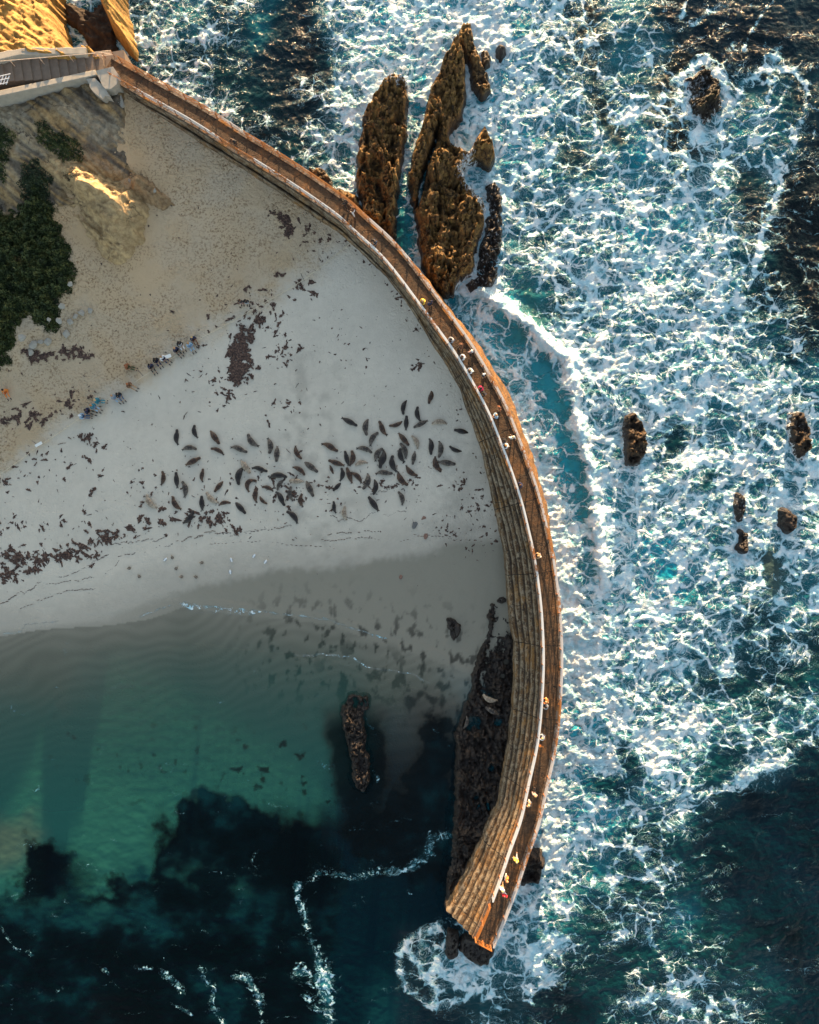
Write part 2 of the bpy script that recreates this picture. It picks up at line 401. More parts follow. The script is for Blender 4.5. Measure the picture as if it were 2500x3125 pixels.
# ------------------------------------------------------------------ water: one sheet with open sea and sheltered pool
def build_water():
    xs = axis(-46, 46, 0.14); ys = axis(-56, 56, 0.14)
    X, Y = np.meshgrid(xs, ys); px, py = WP(X, Y, 0)
    side = poly_sdf(X, Y, POOLW)                      # >0 on the sheltered side
    w1 = fbm(X*.11, Y*.11, 50, 3); w2 = fbm(X*.11+9, Y*.11, 60, 3)
    w3 = fbm(X*.45, Y*.45, 52, 3); w4 = fbm(X*.45+9, Y*.45, 62, 3)
    qx = px+w1*60+w3*22; qy = py+w2*60+w4*22
    foam = gridval(FO_A, qx, qy)/9.0*0.87
    col = gridval(TO_A, qx, qy)
    # brightness mottling of the aerated water
    m = fbm(X*.22, Y*.22, 70, 4)
    seaK = smooth(0.6, -0.4, side)
    col = col*(1+(0.75*m*seaK)[..., None]).clip(0.25, 2.2)
    foam = foam+0.20*fbm(X*.30, Y*.38, 75, 4)*np.minimum(foam*3, 1)
    sx = px+w3*10; sy = py+w4*10
    def stroke(pts, r, v, lo=0.0):
        nonlocal foam
        d = seg_dist(sx, sy, pts); foam = foam+v*np.exp(-(d/r)**2)
    def carve(pts, r, v, c=None):
        nonlocal foam, col
        d = seg_dist(sx, sy, pts); g = np.exp(-(d/r)**2); foam = foam*(1-v*g)
        if c is not None: col = col*(1-g[..., None]*0.85)+np.array(c)*g[..., None]*0.85
    q = PAL['q']; 
    carve([(1650,1120),(1700,1210),(1725,1330),(1770,1440),(1790,1560)], 42, 0.75, (.025,.23,.29))
    carve([(1790,1560),(1800,1680),(1810,1760)], 30, 0.5, (.03,.25,.31))
    carve([(1590,950),(1640,1000),(1560,1040)], 40, 0.5, (.03,.17,.19))
    carve([(1600,870),(1640,960)], 45, 0.5, (.02,.10,.10))
    carve([(2280,560),(2290,640)], 45, 0.75, PAL['n']); carve([(2290,270)], 45, 0.7, PAL['t']); carve([(2380,300)], 35, 0.7, PAL['t'])
    carve([(2380,900),(2440,700),(2450,560)], 60, 0.6, PAL['k']); carve([(2260,680)], 40, 0.5, PAL['t'])
    carve([(2040,1400),(2080,1320)], 32, 0.65, PAL['d']); carve([(2160,1480),(2180,1440)], 18, .6, PAL['d'])
    carve([(1830,330),(1900,420)], 40, .4, PAL['b']); carve([(1750,480),(1790,500)], 40, .7, PAL['n'])
    carve([(2230,1560)], 34, .6, PAL['t']); carve([(2350,1700),(2370,1800)], 36, .65, (.05,.08,.075))
    carve([(870,60),(880,180),(850,280)], 60, 0.9, PAL['n']); carve([(700,250),(800,330)], 55, 0.55, PAL['d'])
    carve([(990,190),(1000,240)], 18, 0.6, PAL['n']); carve([(890,420),(900,460)], 30, .8, PAL['d']); carve([(780,400)],30,.7,PAL['d'])
    carve([(1840,2400),(1900,2420)], 50, .45, PAL['n']); carve([(1900,2290),(1940,2360)], 30, .55, PAL['n'])
    carve([(2150,2080),(2250,2090),(2400,2060)], 45, .45, PAL['d']); carve([(2250,2300),(2170,2350)], 45, .6, PAL['d'])
    # breaking wave crest and splashes
    stroke([(1480,895),(1540,930),(1600,985),(1660,1050),(1730,1100),(1745,1150)], 17, 1.0)
    stroke([(1745,1100),(1748,1200),(1760,1300),(1800,1420),(1815,1500),(1800,1600),(1830,1700),(1850,1800)], 20, .75)
    stroke([(1440,65),(1480,100),(1500,130)], 42, .8); stroke([(1480,900)], 30, .8)
    stroke([(1725,1060),(1735,1110)], 32, .5)
    stroke([(1590,1300),(1650,1440),(1690,1600),(1735,1800),(1740,1950),(1735,2100)], 26, .45)
    stroke([(1735,2000),(1760,1990)], 36, .6); stroke([(1700,2450),(1680,2560),(1700,2640)], 28, .35); stroke([(1715,2650)], 22, .5)
    stroke([(2000,2240),(2120,2210)], 35, .35); stroke([(1990,2290),(1900,2250)],30,.3)
    stroke([(1780,2310),(1850,2330)], 30, .4)
    stroke([(2120,2440),(2250,2380),(2400,2310),(2500,2240)], 16, .42)
    stroke([(2015,2560),(2030,2620),(2090,2650)], 10, .3); stroke([(1850,2880),(1925,2850)], 18, .45); stroke([(1975,2840),(2040,2950),(2045,3020)], 9, .45)
    stroke([(1930,3050),(2050,3040),(2120,3090)], 24, .5); stroke([(2090,3020),(2130,2980),(2125,2930)], 10, .35); stroke([(2230,3050),(2310,3090)], 16, .35)
    stroke([(1610,3020),(1680,3000)], 18, .35)
    stroke([(1650,2760),(1760,2770),(1850,2760)], 30, .2)
    # ring of foam at the upper right
    stroke([(2240,330),(2270,250),(2340,208),(2420,205),(2465,262),(2458,345),(2425,420)], 9, .5)
    stroke([(2300,355),(2360,340),(2390,290),(2425,240)], 9, .35); stroke([(2425,440),(2370,500),(2390,560),(2340,690),(2290,860)], 9, .42)
    stroke([(2340,205),(2355,290)], 6, .25); stroke([(2090,230),(2010,300),(1880,370)], 12, .2)
    stroke([(2360,0),(2310,70),(2270,150)], 6, .42); stroke([(2200,10),(2130,70),(2080,90)], 7, .4); stroke([(2095,0),(2080,60)], 5, .4)
    stroke([(2370,640),(2430,640),(2500,690)], 6, .3); stroke([(2390,720),(2440,800),(2470,860)], 6, .3)
    # around the end of the wall
    stroke([(1335,2838),(1290,2842),(1245,2865),(1218,2910),(1218,2970),(1240,3020),(1290,3060),(1325,3072)], 14, .62); stroke([(1300,2900),(1310,2990),(1400,3000)], 50, .25)
    stroke([(1250,2900),(1280,2960),(1330,3020),(1330,3060)], 9, .32); stroke([(1330,2960),(1400,2980),(1480,2975)], 14, .35)
    stroke([(1330,3070),(1420,3050),(1480,3000),(1500,2950)], 12, .34); stroke([(1290,2880),(1340,2930),(1350,2970)], 10, .25)
    stroke([(1530,2790),(1560,2870),(1640,2940),(1690,3000)], 20, .26); stroke([(1590,2740),(1640,2830),(1700,2900)], 22, .22)
    # thin lines of bubbles drifting in the dark water
    stroke([(1375,2550),(1340,2555),(1310,2545),(1320,2610),(1255,2645),(1100,2680),(990,2660),(915,2700),(910,2740)], 15, .42)
    stroke([(905,2700),(915,2760),(950,2850),(975,2920),(990,2960)], 17, .38); stroke([(910,2960),(985,2990),(1000,3060),(1010,3125)], 28, .46)
    stroke([(970,2940),(1000,3000)], 12, .35); stroke([(925,3040),(960,3080)], 14, .35)
    stroke([(600,2920),(620,2990),(655,3010),(640,3060),(680,3125)], 11, .40); stroke([(720,2975),(760,2990),(790,3040),(800,3125)], 15, .46)
    stroke([(425,2960),(480,2950),(530,2990),(560,3030)], 13, .36); stroke([(320,2955),(345,3000),(380,3020)], 6, .34)
    stroke([(0,2830),(40,2890),(100,2920)], 7, .36); stroke([(530,3070),(590,3100)], 6, .36); stroke([(30,3100),(40,3050)], 5, .3)
    stroke([(1205,2300)], 1, 0); stroke([(1108,2175),(1125,2205),(1140,2220)], 6, .42); stroke([(1122,2330),(1150,2365),(1150,2385)], 5, .38)
    stroke([(1418,2410),(1405,2440),(1420,2490)], 5, .40); stroke([(1398,2850),(1402,2910)], 5, .4)
    # surf edges on the sand
    stroke([(460,1872),(545,1838),(600,1852),(720,1858),(1000,1890)], 7, .35)
    stroke([(560,1840),(600,1865),(700,1870),(790,1872)], 9, .36); stroke([(1040,1905),(1090,1930),(1180,1950)], 2.5, .5)
    stroke([(920,1998),(985,1995),(1060,2008),(1110,2030)], 2.4, .55); stroke([(1110,2030),(1180,2045),(1270,2062),(1300,2080)], 2.4, .5)
    stroke([(1350,1920),(1375,1955),(1392,1960)], 4, .5); stroke([(1340,2005),(1372,1998)], 2.6, .5)
    stroke([(180,1900),(220,1940),(200,2010)], 14, .24); stroke([(30,1960),(100,1980)], 30, .17); stroke([(230,1890),(300,1925)], 8, .3)
    edge = np.zeros_like(X)
    ex = px+w3*6; ey = py+w4*6
    for pts, r, v in (([(-50,1930),(40,1930),(62,1926),(80,1908),(120,1900),(180,1894),(215,1890)], 4.6, .62), ([(180,1905),(240,1930),(290,1925)], 4.5, .4), ([(430,1886),(480,1860),(545,1834),(565,1834),(610,1852),(720,1857),(820,1868),(1000,1890),(1060,1912),(1140,1940)], 5.0, .66),
                      ([(900,1997),(985,1995),(1060,2008),(1110,2030),(1180,2045),(1270,2062),(1310,2082)], 4.4, .55), ([(1350,1920),(1375,1955),(1392,1960)], 3, .9), ([(560,1845),(600,1868),(690,1872)], 4.5, .45)):
        edge = np.maximum(edge, v*np.exp(-(seg_dist(ex, ey, pts)/r)**2))
    for pts, r, v in (([(430,1892),(545,1846),(610,1864),(720,1868),(1000,1900),(1140,1950)], 11, .30), ([(-50,1942),(60,1940),(180,1908),(300,1905)], 12, .27), ([(950,2004),(1110,2038),(1310,2090)], 9, .25)):
        edge = np.maximum(edge, v*np.exp(-(seg_dist(ex, ey, pts)/r)**2)*(0.6+0.8*w3))
    for pts in SEA_ROCKS[:-2]:
        dd = -poly_sdf(sx, sy, pts); foam = foam+0.34*np.exp(-(np.maximum(dd, 0)/17)**2)*(dd > -30)
    dW = -side*PPM
    fk = np.interp(py, [0,300,700,950,1300,2400,2700,2900], [.05,.05,.18,.42,.46,.42,.22,.12])
    foam = foam+fk*np.exp(-(np.maximum(dW,0)/55)**2)*(side < 0)*(px > 600)
    # kelp forest growing up to the surface of the pool mouth
    KELP = [(530,2435),(620,2415),(700,2425),(760,2445),(850,2490),(950,2500),(1000,2560),(1040,2600),(1060,2700),(950,3300),(-400,3300),(-400,2800),(40,2745),(50,2680),(90,2540),(150,2550),(215,2610),(215,2670),(190,2725),(320,2722),(330,2650),(380,2680),(450,2690),(480,2560),(445,2520),(450,2495),(540,2510)]
    nk = fbm(X*.5, Y*.5, 90, 5); nk2 = fbm(X*.13, Y*.16, 95, 4)
    kd = poly_sdf(px, py, KELP)+nk*46+nk2*24
    kk = smooth(-10, 26, kd)*(1-0.55*smooth(0.1, 0.7, nk2+0.3*nk)*smooth(2550, 2700, py))
    small = smooth(0.34, 0.52, fbm(X*.7+5, Y*.7, 97, 4))*smooth(170, 30, seg_dist(px, py, [(760,2340),(860,2300),(960,2330),(1000,2450)]))
    small = np.maximum(small, smooth(0.46, .62, fbm(X*.9+5, Y*.9, 98, 3))*smooth(200, 40, seg_dist(px, py, [(260,2270),(420,2340),(540,2300)]))*0.6)
    kk = np.maximum(kk, small*0.85)
    rockdeep = smooth(85, 35, -poly_sdf(px, py, R11+[(1100,2520)])+nk*26)*smooth(2120, 2230, py)
    reef2 = smooth(-10, 25, poly_sdf(px, py, [(1290,2175),(1350,2160),(1400,2200),(1395,2500),(1390,2700),(1250,2700),(1060,2620),(1070,2480),(1150,2440),(1230,2380),(1265,2260)])+nk*40)
    kk = np.maximum(kk, np.maximum(rockdeep, reef2)*0.92)
    pool = smooth(-0.2, 0.4, side)
    kk = kk*pool
    kc = np.array(PAL['k'])*(1+1.2*np.clip(nk2+nk*.4, -.3, 1))[..., None]+np.array([.001,.016,.018])*smooth(.15,.75,nk2+.5*nk)[...,None]
    col = col*(1-kk[..., None])+kc*kk[..., None]
    # transparency of the shallow water from its depth
    zb, _ = terrain_z(px, py, side)
    depth = np.clip(-zb, 0, 5)
    alpha = 1-np.exp(-depth*1.05)
    alpha = np.where(side < 0, 1.0, alpha)
    alpha = np.maximum(alpha, kk*0.95)
    alpha = np.where((zb > 0.01) & (side > 1.0), 0.0, alpha)
    # waves
    crest = np.exp(-(seg_dist(sx, sy, [(1480,905),(1600,990),(1735,1105),(1748,1250),(1800,1430),(1810,1550),(1840,1750)])/26)**2)
    swell = fbm((X*.9+Y*.35)*.13, (Y*.9-X*.35)*.13, 110, 3)*0.30
    chop = (ridged(X*.33+w1, Y*.45+w2, 111, 5)-0.55)*0.22+fbm(X*1.7, Y*2.1, 112, 4)*0.12
    k = smooth(0.3, -1.5, side)
    z = k*(swell+chop*(0.45+0.75*np.clip(foam,0,1))+crest*0.9)
    calm = (1-k)*(fbm(X*.9, Y*1.2, 114, 4)*0.025+fbm(X*.2, Y*.2, 115, 2)*0.02)
    out = smooth(2500, 3000, py)*(1-k); z = z+calm+out*chop*0.25
    z = np.where(side > 0, np.where(zb > -0.6, np.clip(z, -0.02, 0.02)+0.012, z), z)
    far = (np.abs(X) > 48) | (np.abs(Y) > 58)
    foam = np.where(far, 0.1, foam); 
    z = z-0.15*k
    V = np.stack([X, Y, z], -1).reshape(-1, 3)
    # the sheet ends where the dry land rises above it
    zc = np.maximum.reduce([zb[:-1,:-1], zb[1:,:-1], zb[:-1,1:], zb[1:,1:]]); mn = np.minimum.reduce([zb[:-1,:-1], zb[1:,:-1], zb[:-1,1:], zb[1:,1:]])
    keep = (mn < 0.12) | (side[:-1,:-1] < 1.0)
    F = grid_faces(len(xs), len(ys), keep)
    at = {'foam': ('FLOAT', np.clip(foam, 0, 1.3).ravel()), 'walpha': ('FLOAT', alpha.ravel()), 'wcol': ('C', col.reshape(-1,3)), 'rough': ('FLOAT', np.maximum(k, smooth(2790,2850,py)*smooth(1180,1230,px)).ravel()), 'edge': ('FLOAT', edge.ravel())}
    V, F, at = compact(V, F, at)
    t = NT('sea_water')
    p = t.pos(); foam_ = t.attr('foam'); al = t.attr('walpha'); wc = t.attr('wcol', 'Color'); rk = t.attr('rough')
    d1 = t.vmath('SUBTRACT', t.noise(p, 0.22, 3, 0.55, out=1), (0.5,0.5,0.5)); d2 = t.vmath('SUBTRACT', t.noise(p, 0.95, 4, 0.65, out=1), (0.5,0.5,0.5))
    pw = t.vmath('ADD', t.vmath('ADD', p, t.vmath('SCALE', d1, scale=3.4)), t.vmath('SCALE', d2, scale=1.0))
    pw = t.vmath('MULTIPLY', pw, (1.0, 1.15, 0.0))
    v1 = t.voro(pw, 0.52, 'DISTANCE_TO_EDGE'); v2 = t.voro(pw, 1.30, 'DISTANCE_TO_EDGE'); v3 = t.voro(pw, 3.0, 'DISTANCE_TO_EDGE')
    nz = t.noise(pw, 2.2, 7, 0.70); nm = t.noise(t.vmath('MULTIPLY', pw, (0.55, 1.25, 0.0)), 0.62, 6, 0.62, 0.8)
    nl = t.noise(p, 0.30, 4, 0.6)
    fl = t.noise(t.vmath('MULTIPLY', pw, (0.8, 1.5, 0.0)), 1.5, 5, 0.62, 1.4)
    fil = t.mr(t.math('ABSOLUTE', t.math('SUBTRACT', fl, 0.5)), 0.035, 0.0)
    fd = t.math('ADD', foam_, t.math('MULTIPLY', t.math('SUBTRACT', nl, 0.5), t.math('MULTIPLY', t.mr(foam_, 0.0, 0.3), 1.15)))
    fd2 = t.math('MULTIPLY_ADD', t.math('SUBTRACT', nm, 0.5), 1.35, fd)
    fd3 = t.math('MULTIPLY_ADD', t.math('SUBTRACT', nz, 0.5), 0.9, fd2)
    clump = t.mr(fd3, 0.66, 1.02)
    hole = t.math('MULTIPLY', t.mr(t.math('ADD', v2, t.math('MULTIPLY', t.math('SUBTRACT', nz, 0.5), 0.22)), 0.17, 0.27), t.mr(fd3, 1.35, 0.8))
    holeb = t.math('MULTIPLY', t.mr(t.math('ADD', v1, t.math('MULTIPLY', t.math('SUBTRACT', nz, 0.5), 0.20)), 0.26, 0.38), t.mr(fd3, 1.2, 0.75))
    clump = t.math('MULTIPLY', clump, t.math('SUBTRACT', 1.0, t.math('MULTIPLY', t.math('MAXIMUM', hole, holeb), 0.92)))
    wob = t.math('MULTIPLY_ADD', t.math('SUBTRACT', nz, 0.5), 0.10, 0.0)
    w1 = t.mr(fd, 0.1, 0.9, 0.020, 0.16); w2 = t.mr(fd, 0.3, 1.0, 0.015, 0.16)
    L1 = t.mr(t.math('DIVIDE', t.math('ADD', v1, wob), w1), 1.3, 0.2); L2 = t.mr(t.math('DIVIDE', t.math('ADD', v2, wob), w2), 1.3, 0.2)
    L3 = t.mr(v3, 0.07, 0.01)
    g1 = t.mr(fd2, 0.10, 0.42); g2 = t.mr(fd2, 0.30, 0.62); g3 = t.mr(fd2, 0.45, 0.85)
    fm = t.math('MAXIMUM', t.math('MULTIPLY', L1, t.math('MULTIPLY', t.math('MULTIPLY', g1, t.mr(t.noise(p, 0.7, 4), .34, .56, .25, 1.0)), 0.90)), t.math('MULTIPLY', L2, t.math('MULTIPLY', g2, 0.72)))
    fm = t.math('MAXIMUM', fm, t.math('MULTIPLY', fil, t.math('MULTIPLY', g1, 0.55)))
    fm = t.math('MAXIMUM', fm, t.math('MULTIPLY', L3, t.math('MULTIPLY', g3, 0.38)))
    fm = t.math('MAXIMUM', fm, clump)
    speck = t.mr(t.noise(p, 2.1, 5, 0.65), 0.46, 0.53)
    fm = t.math('MULTIPLY', fm, t.math('MAXIMUM', t.math('MULTIPLY', speck, 0.8), t.mr(rk, 0.25, 0.8)))
    edge = t.attr('edge'); fm = t.math('MAXIMUM', fm, t.math('MULTIPLY', t.math('MULTIPLY', t.mr(edge, 0.10, 0.75), 0.34), t.mr(t.noise(p, 1.5, 5, .65), 0.34, 0.60, .25, 1.0)))
    dd = t.math('SUBTRACT', fd3, 0.8)
    veil = t.math('MULTIPLY', t.mr(fd2, 0.25, 1.0), 0.50)
    body = t.mix(veil, wc, (0.06,0.36,0.47))
    fcol = t.mix(t.mr(t.noise(p, 0.9, 5, .6), .38, .62), (0.47,0.75,0.87), (0.84,0.92,0.95))
    fcol = t.mix(t.mr(t.math('MULTIPLY_ADD', edge, 2.0, fm), 0.20, 0.72), (0.22,0.52,0.64), fcol)
    colr = t.mix(t.mr(fm, 0.0, 0.45), body, fcol)
    h = t.math('MULTIPLY', t.math('ADD', t.math('MULTIPLY', fm, 0.5), t.math('MULTIPLY', nz, t.math('MULTIPLY_ADD', fm, 1.4, 0.35))), t.math('MULTIPLY_ADD', rk, 0.92, 0.08))
    h = t.math('MULTIPLY_ADD', t.noise(p, 1.1, 5, 0.6), t.math('MULTIPLY_ADD', rk, 1.2, 0.05), h)
    h = t.math('MULTIPLY_ADD', t.noise(pw, 5.5, 4, 0.6), t.math('MULTIPLY', fm, 0.5), h)
    nrm = t.bump(h, 1.0, 0.15)
    t.set(t.b.inputs['Specular IOR Level'], t.math('MULTIPLY_ADD', rk, 0.2, 0.12))
    t.done(colr, t.mr(fm, 0, 1, 0.14, 0.75), nrm, IOR=1.33)
    t.set(t.b.inputs['Alpha'], t.math('MAXIMUM', al, t.math('MULTIPLY', t.mr(fm, 0.0, 0.6), 0.92)))
    o = np_mesh('sea_water', V, F, t.m, attrs=at)
    tag(o, kind='structure')
build_water()

# ------------------------------------------------------------------ the curved sea wall
ZD = 5.0
def resample(P, step):
    P = [np.array(p[:2]) for p in P]; L = [0]
    for a, b in zip(P[:-1], P[1:]): L.append(L[-1]+np.hypot(*(b-a)))
    n = int(L[-1]/step); s = np.linspace(0, L[-1], n+1)
    return np.stack([np.interp(s, L, [p[0] for p in P]), np.interp(s, L, [p[1] for p in P])], -1), s
Dw, Du = resample(catmull([W(x, y, ZD)[:2] for x, y in D_TR], 10), 0.5)
Tn = np.gradient(Dw, axis=0); Tn /= np.linalg.norm(Tn, axis=1)[:, None]
for _ in range(6): Tn[1:-1] = (Tn[:-2]+Tn[1:-1]*2+Tn[2:]); Tn /= np.linalg.norm(Tn, axis=1)[:, None]
Nn = np.stack([Tn[:, 1], -Tn[:, 0]], -1)            # points to the beach / pool side (right of the walking direction)
ZS = np.interp(Du, [0, 15, 40, 60, 200], [3.9, 3.7, 3.0, 2.6, 2.5])
Sw = [np.array(W(x, y, z)[:2]) for (x, y), z in zip(S_TR, np.interp(np.linspace(0, Du[-1], len(S_TR)), Du, ZS))]
def cast(i):
    o, d = Dw[i], Nn[i]; best = None
    for a, b in zip(Sw[:-1], Sw[1:]):
        e = b-a; den = d[0]*e[1]-d[1]*e[0]
        if abs(den) < 1e-9: continue
        q = a-o; t = (q[0]*e[1]-q[1]*e[0])/den; u = (q[0]*d[1]-q[1]*d[0])/den
        if -0.001 <= u <= 1.001 and t > 0 and (best is None or t < best): best = t
    return best
WS = [cast(i) for i in range(len(Dw))]
ok = [i for i, v in enumerate(WS) if v]; WS = np.interp(np.arange(len(Dw)), ok, [WS[i] for i in ok])
WS = np.maximum(WS, 2.0)
WO = np.interp(Dw[:, 1], [-45, -35, -20, -10, 0, 12, 22, 30, 45], [.35,.3,.35,.7,1.2,1.6,1.2,.7,.4])  # batter of the outer face
def concrete(name, base, dark, light, stain=0.5, lichen=0.4, rust=(0.30,0.13,0.04), rustk=0.3):
    t = NT(name); u = t.attr('su'); v = t.attr('sv'); p = t.pos()
    cv = t.n('CombineXYZ', {'X': t.math('MULTIPLY', u, 0.85), 'Y': t.math('MULTIPLY', v, 0.9), 'Z': 0.0}).outputs[0]
    n1 = t.noise(cv, 2.2, 6, 0.65, 0.5); n2 = t.noise(p, 1.6, 6, 0.7); n3 = t.noise(p, 9, 4, 0.65)
    c = t.mix(t.mr(n1, 0.35, 0.66), dark, base)
    c = t.mix(t.math('MULTIPLY', t.mr(t.math('ADD', n2, t.math('MULTIPLY', n3, 0.35)), 0.60, 0.80), lichen), c, light)
    c = t.mix(t.math('MULTIPLY', t.mr(t.noise(p, 0.55, 5, 0.6), 0.48, 0.68), rustk), c, rust)
    c = t.mix(t.math('MULTIPLY', t.mr(t.noise(p, 0.28, 4, 0.6), 0.5, 0.66), 0.6), c, dark)
    gr = t.attr('grime_shade'); gk = t.math('ADD', gr, t.math('ADD', t.math('MULTIPLY', t.math('SUBTRACT', n2, 0.5), 1.0), t.math('MULTIPLY', t.math('SUBTRACT', n1, 0.5), 1.4)))
    c = t.mix(t.math('MULTIPLY', t.mr(gk, 0.50, 0.95), 0.88), c, (.022,.014,.010))  # random grime, plus shade painted into the inner corners of the steps
    c = t.mix(t.math('MULTIPLY', t.mr(gk, 0.22, 0.0), 0.55), c, light)  # pale random patches, plus highlight painted along the step noses
    fr = t.math('FRACT', t.math('DIVIDE', u, 7.1))
    wob = t.math('MULTIPLY', t.math('SUBTRACT', t.noise(p, 1.5, 3), 0.5), 0.03)
    jt = t.math('LESS_THAN', t.math('ABSOLUTE', t.math('SUBTRACT', t.math('ADD', fr, wob), 0.5)), 0.005)
    cr = t.math('MULTIPLY', t.mr(t.voro(t.vmath('ADD', p, t.vmath('SCALE', t.noise(p, 1.0, 3, out=1), scale=1.4)), 0.45, 'DISTANCE_TO_EDGE'), 0.014, 0.004), 0.7)
    jj = t.math('MAXIMUM', jt, cr)
    c = t.mix(jj, c, (0.015,0.01,0.008))
    h = t.math('MULTIPLY_ADD', n3, 0.6, t.math('ADD', n2, t.math('MULTIPLY', jj, -1.0)))
    return t.done(c, 0.88, t.bump(h, 1.0, 0.16))
M_deck = concrete('walkway_concrete', (.105,.057,.028), (.04,.021,.012), (.20,.13,.075), lichen=0.25, rustk=0.5)
M_step = concrete('terrace_concrete', (.155,.088,.038), (.038,.020,.010), (.40,.33,.235), lichen=0.7, rust=(.36,.18,.045), rustk=0.65)  # rust patches strengthened so their colour carries sunlit gold on the steps
M_kerb = concrete('kerb_concrete', (.22,.15,.10), (.08,.045,.028), (.36,.30,.25), lichen=0.5, rust=(.42,.16,.025), rustk=1.0)
def face_mat():
    t = NT('outer_face_growth'); p = t.pos()
    n = t.noise(p, 6.5, 6, 0.8); n2 = t.noise(p, 1.1, 4)
    c = t.ramp(n, [(0.38,(.025,.013,.008)),(0.5,(.20,.09,.025)),(0.68,(.50,.27,.07))])
    c = t.mix(t.mr(n2, 0.5, 0.7), c, (.10,.06,.035))
    return t.done(c, 0.8, t.bump(n, 1.0, 0.25))
M_face = face_mat()
sea_wall = empty('sea_wall', (*W(1690, 1700, 0)[:2], 0))
tag(sea_wall, 'long curved concrete sea wall with walkway and stepped inner side dividing beach from surf', 'sea wall')
def sweep(name, prof, mat, parent, i0=0, i1=None, jit=0.0, skew=None, grime_shade=None):
    """prof(i) -> closed list of (inward offset, z); swept along the wall"""
    i1 = len(Dw) if i1 is None else i1; V = []; U = []; S = []; n = None
    for i in range(i0, i1):
        pr = prof(i); n = len(pr)
        for k, (o, z) in enumerate(pr):
            j = jit*math.sin(i*1.7+k*2.3)*math.cos(i*0.63+k)
            x, y = Dw[i]+Nn[i]*(o+j)
            if skew is not None and i > i1-8: x, y = np.array([x, y])+Tn[i]*skew(o)*(i-(i1-8))/7
            V.append((x, y, z)); U.append(Du[i]); S.append(o)
    m = i1-i0; F = []
    for i in range(m-1):
        for k in range(n):
            F.append((i*n+k, i*n+(k+1) % n, (i+1)*n+(k+1) % n, (i+1)*n+k))
    F.append(tuple(range(n-1, -1, -1))); F.append(tuple((m-1)*n+k for k in range(n)))
    o = mesh_obj(name, V, F, mat)
    o.data.attributes.new('su', 'FLOAT', 'POINT').data.foreach_set('value', U)
    o.data.attributes.new('sv', 'FLOAT', 'POINT').data.foreach_set('value', S)
    o.data.attributes.new('grime_shade', 'FLOAT', 'POINT').data.foreach_set('value', (list(grime_shade)*m) if grime_shade else [0.35]*len(S))
    if parent: o.parent = parent; o.matrix_parent_inverse = Matrix.Translation(-Vector(parent.location))
    return o
skew = lambda o: 0.0
DECKW = 1.52
def outer(i):
    w_ = WO[i]; r = lambda k: 0.05*math.sin(i*1.9+k*5)+0.07*math.sin(i*.53+k*2)+random.uniform(-.05,.05)
    return [(-0.28, ZD+0.04), (-0.02, ZD+0.04), (-0.02, -2), (-w_-0.55, -2), (-w_-0.25+r(1), 0.4), (-w_*0.75-0.1+r(2), 2.4), (-0.35-w_*0.2+r(3)*.5, 4.2)]
sweep('outer_face', outer, M_face, sea_wall)
sweep('outer_kerb', lambda i: [(-0.27, ZD+0.07), (0.03, ZD+0.07), (0.03, ZD-0.05), (-0.27, ZD-0.05)], M_kerb, sea_wall)
sweep('walkway', lambda i: [(-0.0, ZD), (DECKW, ZD), (DECKW, -1.9), (0.0, -1.9)], M_deck, sea_wall)
sweep('inner_kerb', lambda i: [(DECKW, ZD+0.10), (DECKW+0.24, ZD+0.10), (DECKW+0.24, -1.85), (DECKW, -1.85)], M_kerb, sea_wall, skew=skew)
tot = WS-(DECKW+0.24)
NST = 5
def stepz(i, k):
    f = float(smooth(20, 62, Du[i])); late = ZD-0.25+(ZS[i]-(ZD-0.25))*(k/(NST-1)); early = [ZD-.15, ZS[i]-.15, ZS[i]-.35, ZS[i]-.35, ZS[i]][k]
    return early*(1-f)+late*f
def step_prof(k):
    def f(i):
        wear = 0.035*math.sin(i*0.9+k*2)+0.02*math.sin(i*3.1+k)
        blend = smooth(20, 62, Du[i])                    # narrow ledge near the land, full terrace further out
        fr = [0, .32, .50, .60, .68, 1.0]; ev = [0, .15, .36, .57, .78, 1.0]
        a = fr[k]*(1-blend)+ev[k]*blend; b = fr[k+1]*(1-blend)+ev[k+1]*blend
        o0 = DECKW+0.24+tot[i]*a; o1 = DECKW+0.24+tot[i]*b; z = float(stepz(i, k))
        return [(o0, z+0.02), (o0+(o1-o0)*.38, z-0.05), (o0+(o1-o0)*.72, z-0.10), (o1-0.05+wear, z-0.15), (o1+wear, z-0.20), (o1+wear*.5, -2.0-0.03*k), (o0, -2.0-0.03*k)]
    return f
for k in range(NST): sweep('terrace_step', step_prof(k), M_step, sea_wall, skew=skew, grime_shade=[1.05,.66,.30,.0,.25,.9,.9])  # painted shade at inner corners and risers, painted highlight at the nose

# railings along both edges
def rail_mat(name, white=(.80,.80,.78), rust=(.42,.15,.035), whiteness=0.5, seed=0.0):
    t = NT(name); u = t.attr('su'); p = t.pos()
    big = t.noise(t.n('CombineXYZ', {'X': t.math('ADD', u, seed), 'Y': 0.0, 'Z': 0.0}).outputs[0], 0.16, 2)
    f = t.math('ADD', big, t.math('MULTIPLY', t.math('SUBTRACT', t.noise(p, 3.5, 5, 0.7), 0.5), 0.45))
    k = t.math('ADD', t.math('MULTIPLY', t.mr(u, 18, 45), 0.11), t.math('SUBTRACT', f, 0.11))
    c = t.mix(t.mr(k, 0.5-whiteness*0.2, 0.56-whiteness*0.2), rust, white)
    return t.done(c, 0.55, t.bump(t.noise(p, 12, 4), 0.3, 0.01))
M_rail_in = rail_mat('painted_rail', whiteness=0.75); M_rail_out = rail_mat('weathered_rail', (.62,.58,.55), (.45,.17,.04), 0.35, 40)
M_rust = rail_mat('rusty_rail', (.55,.30,.16), (.50,.17,.03), 0.0)
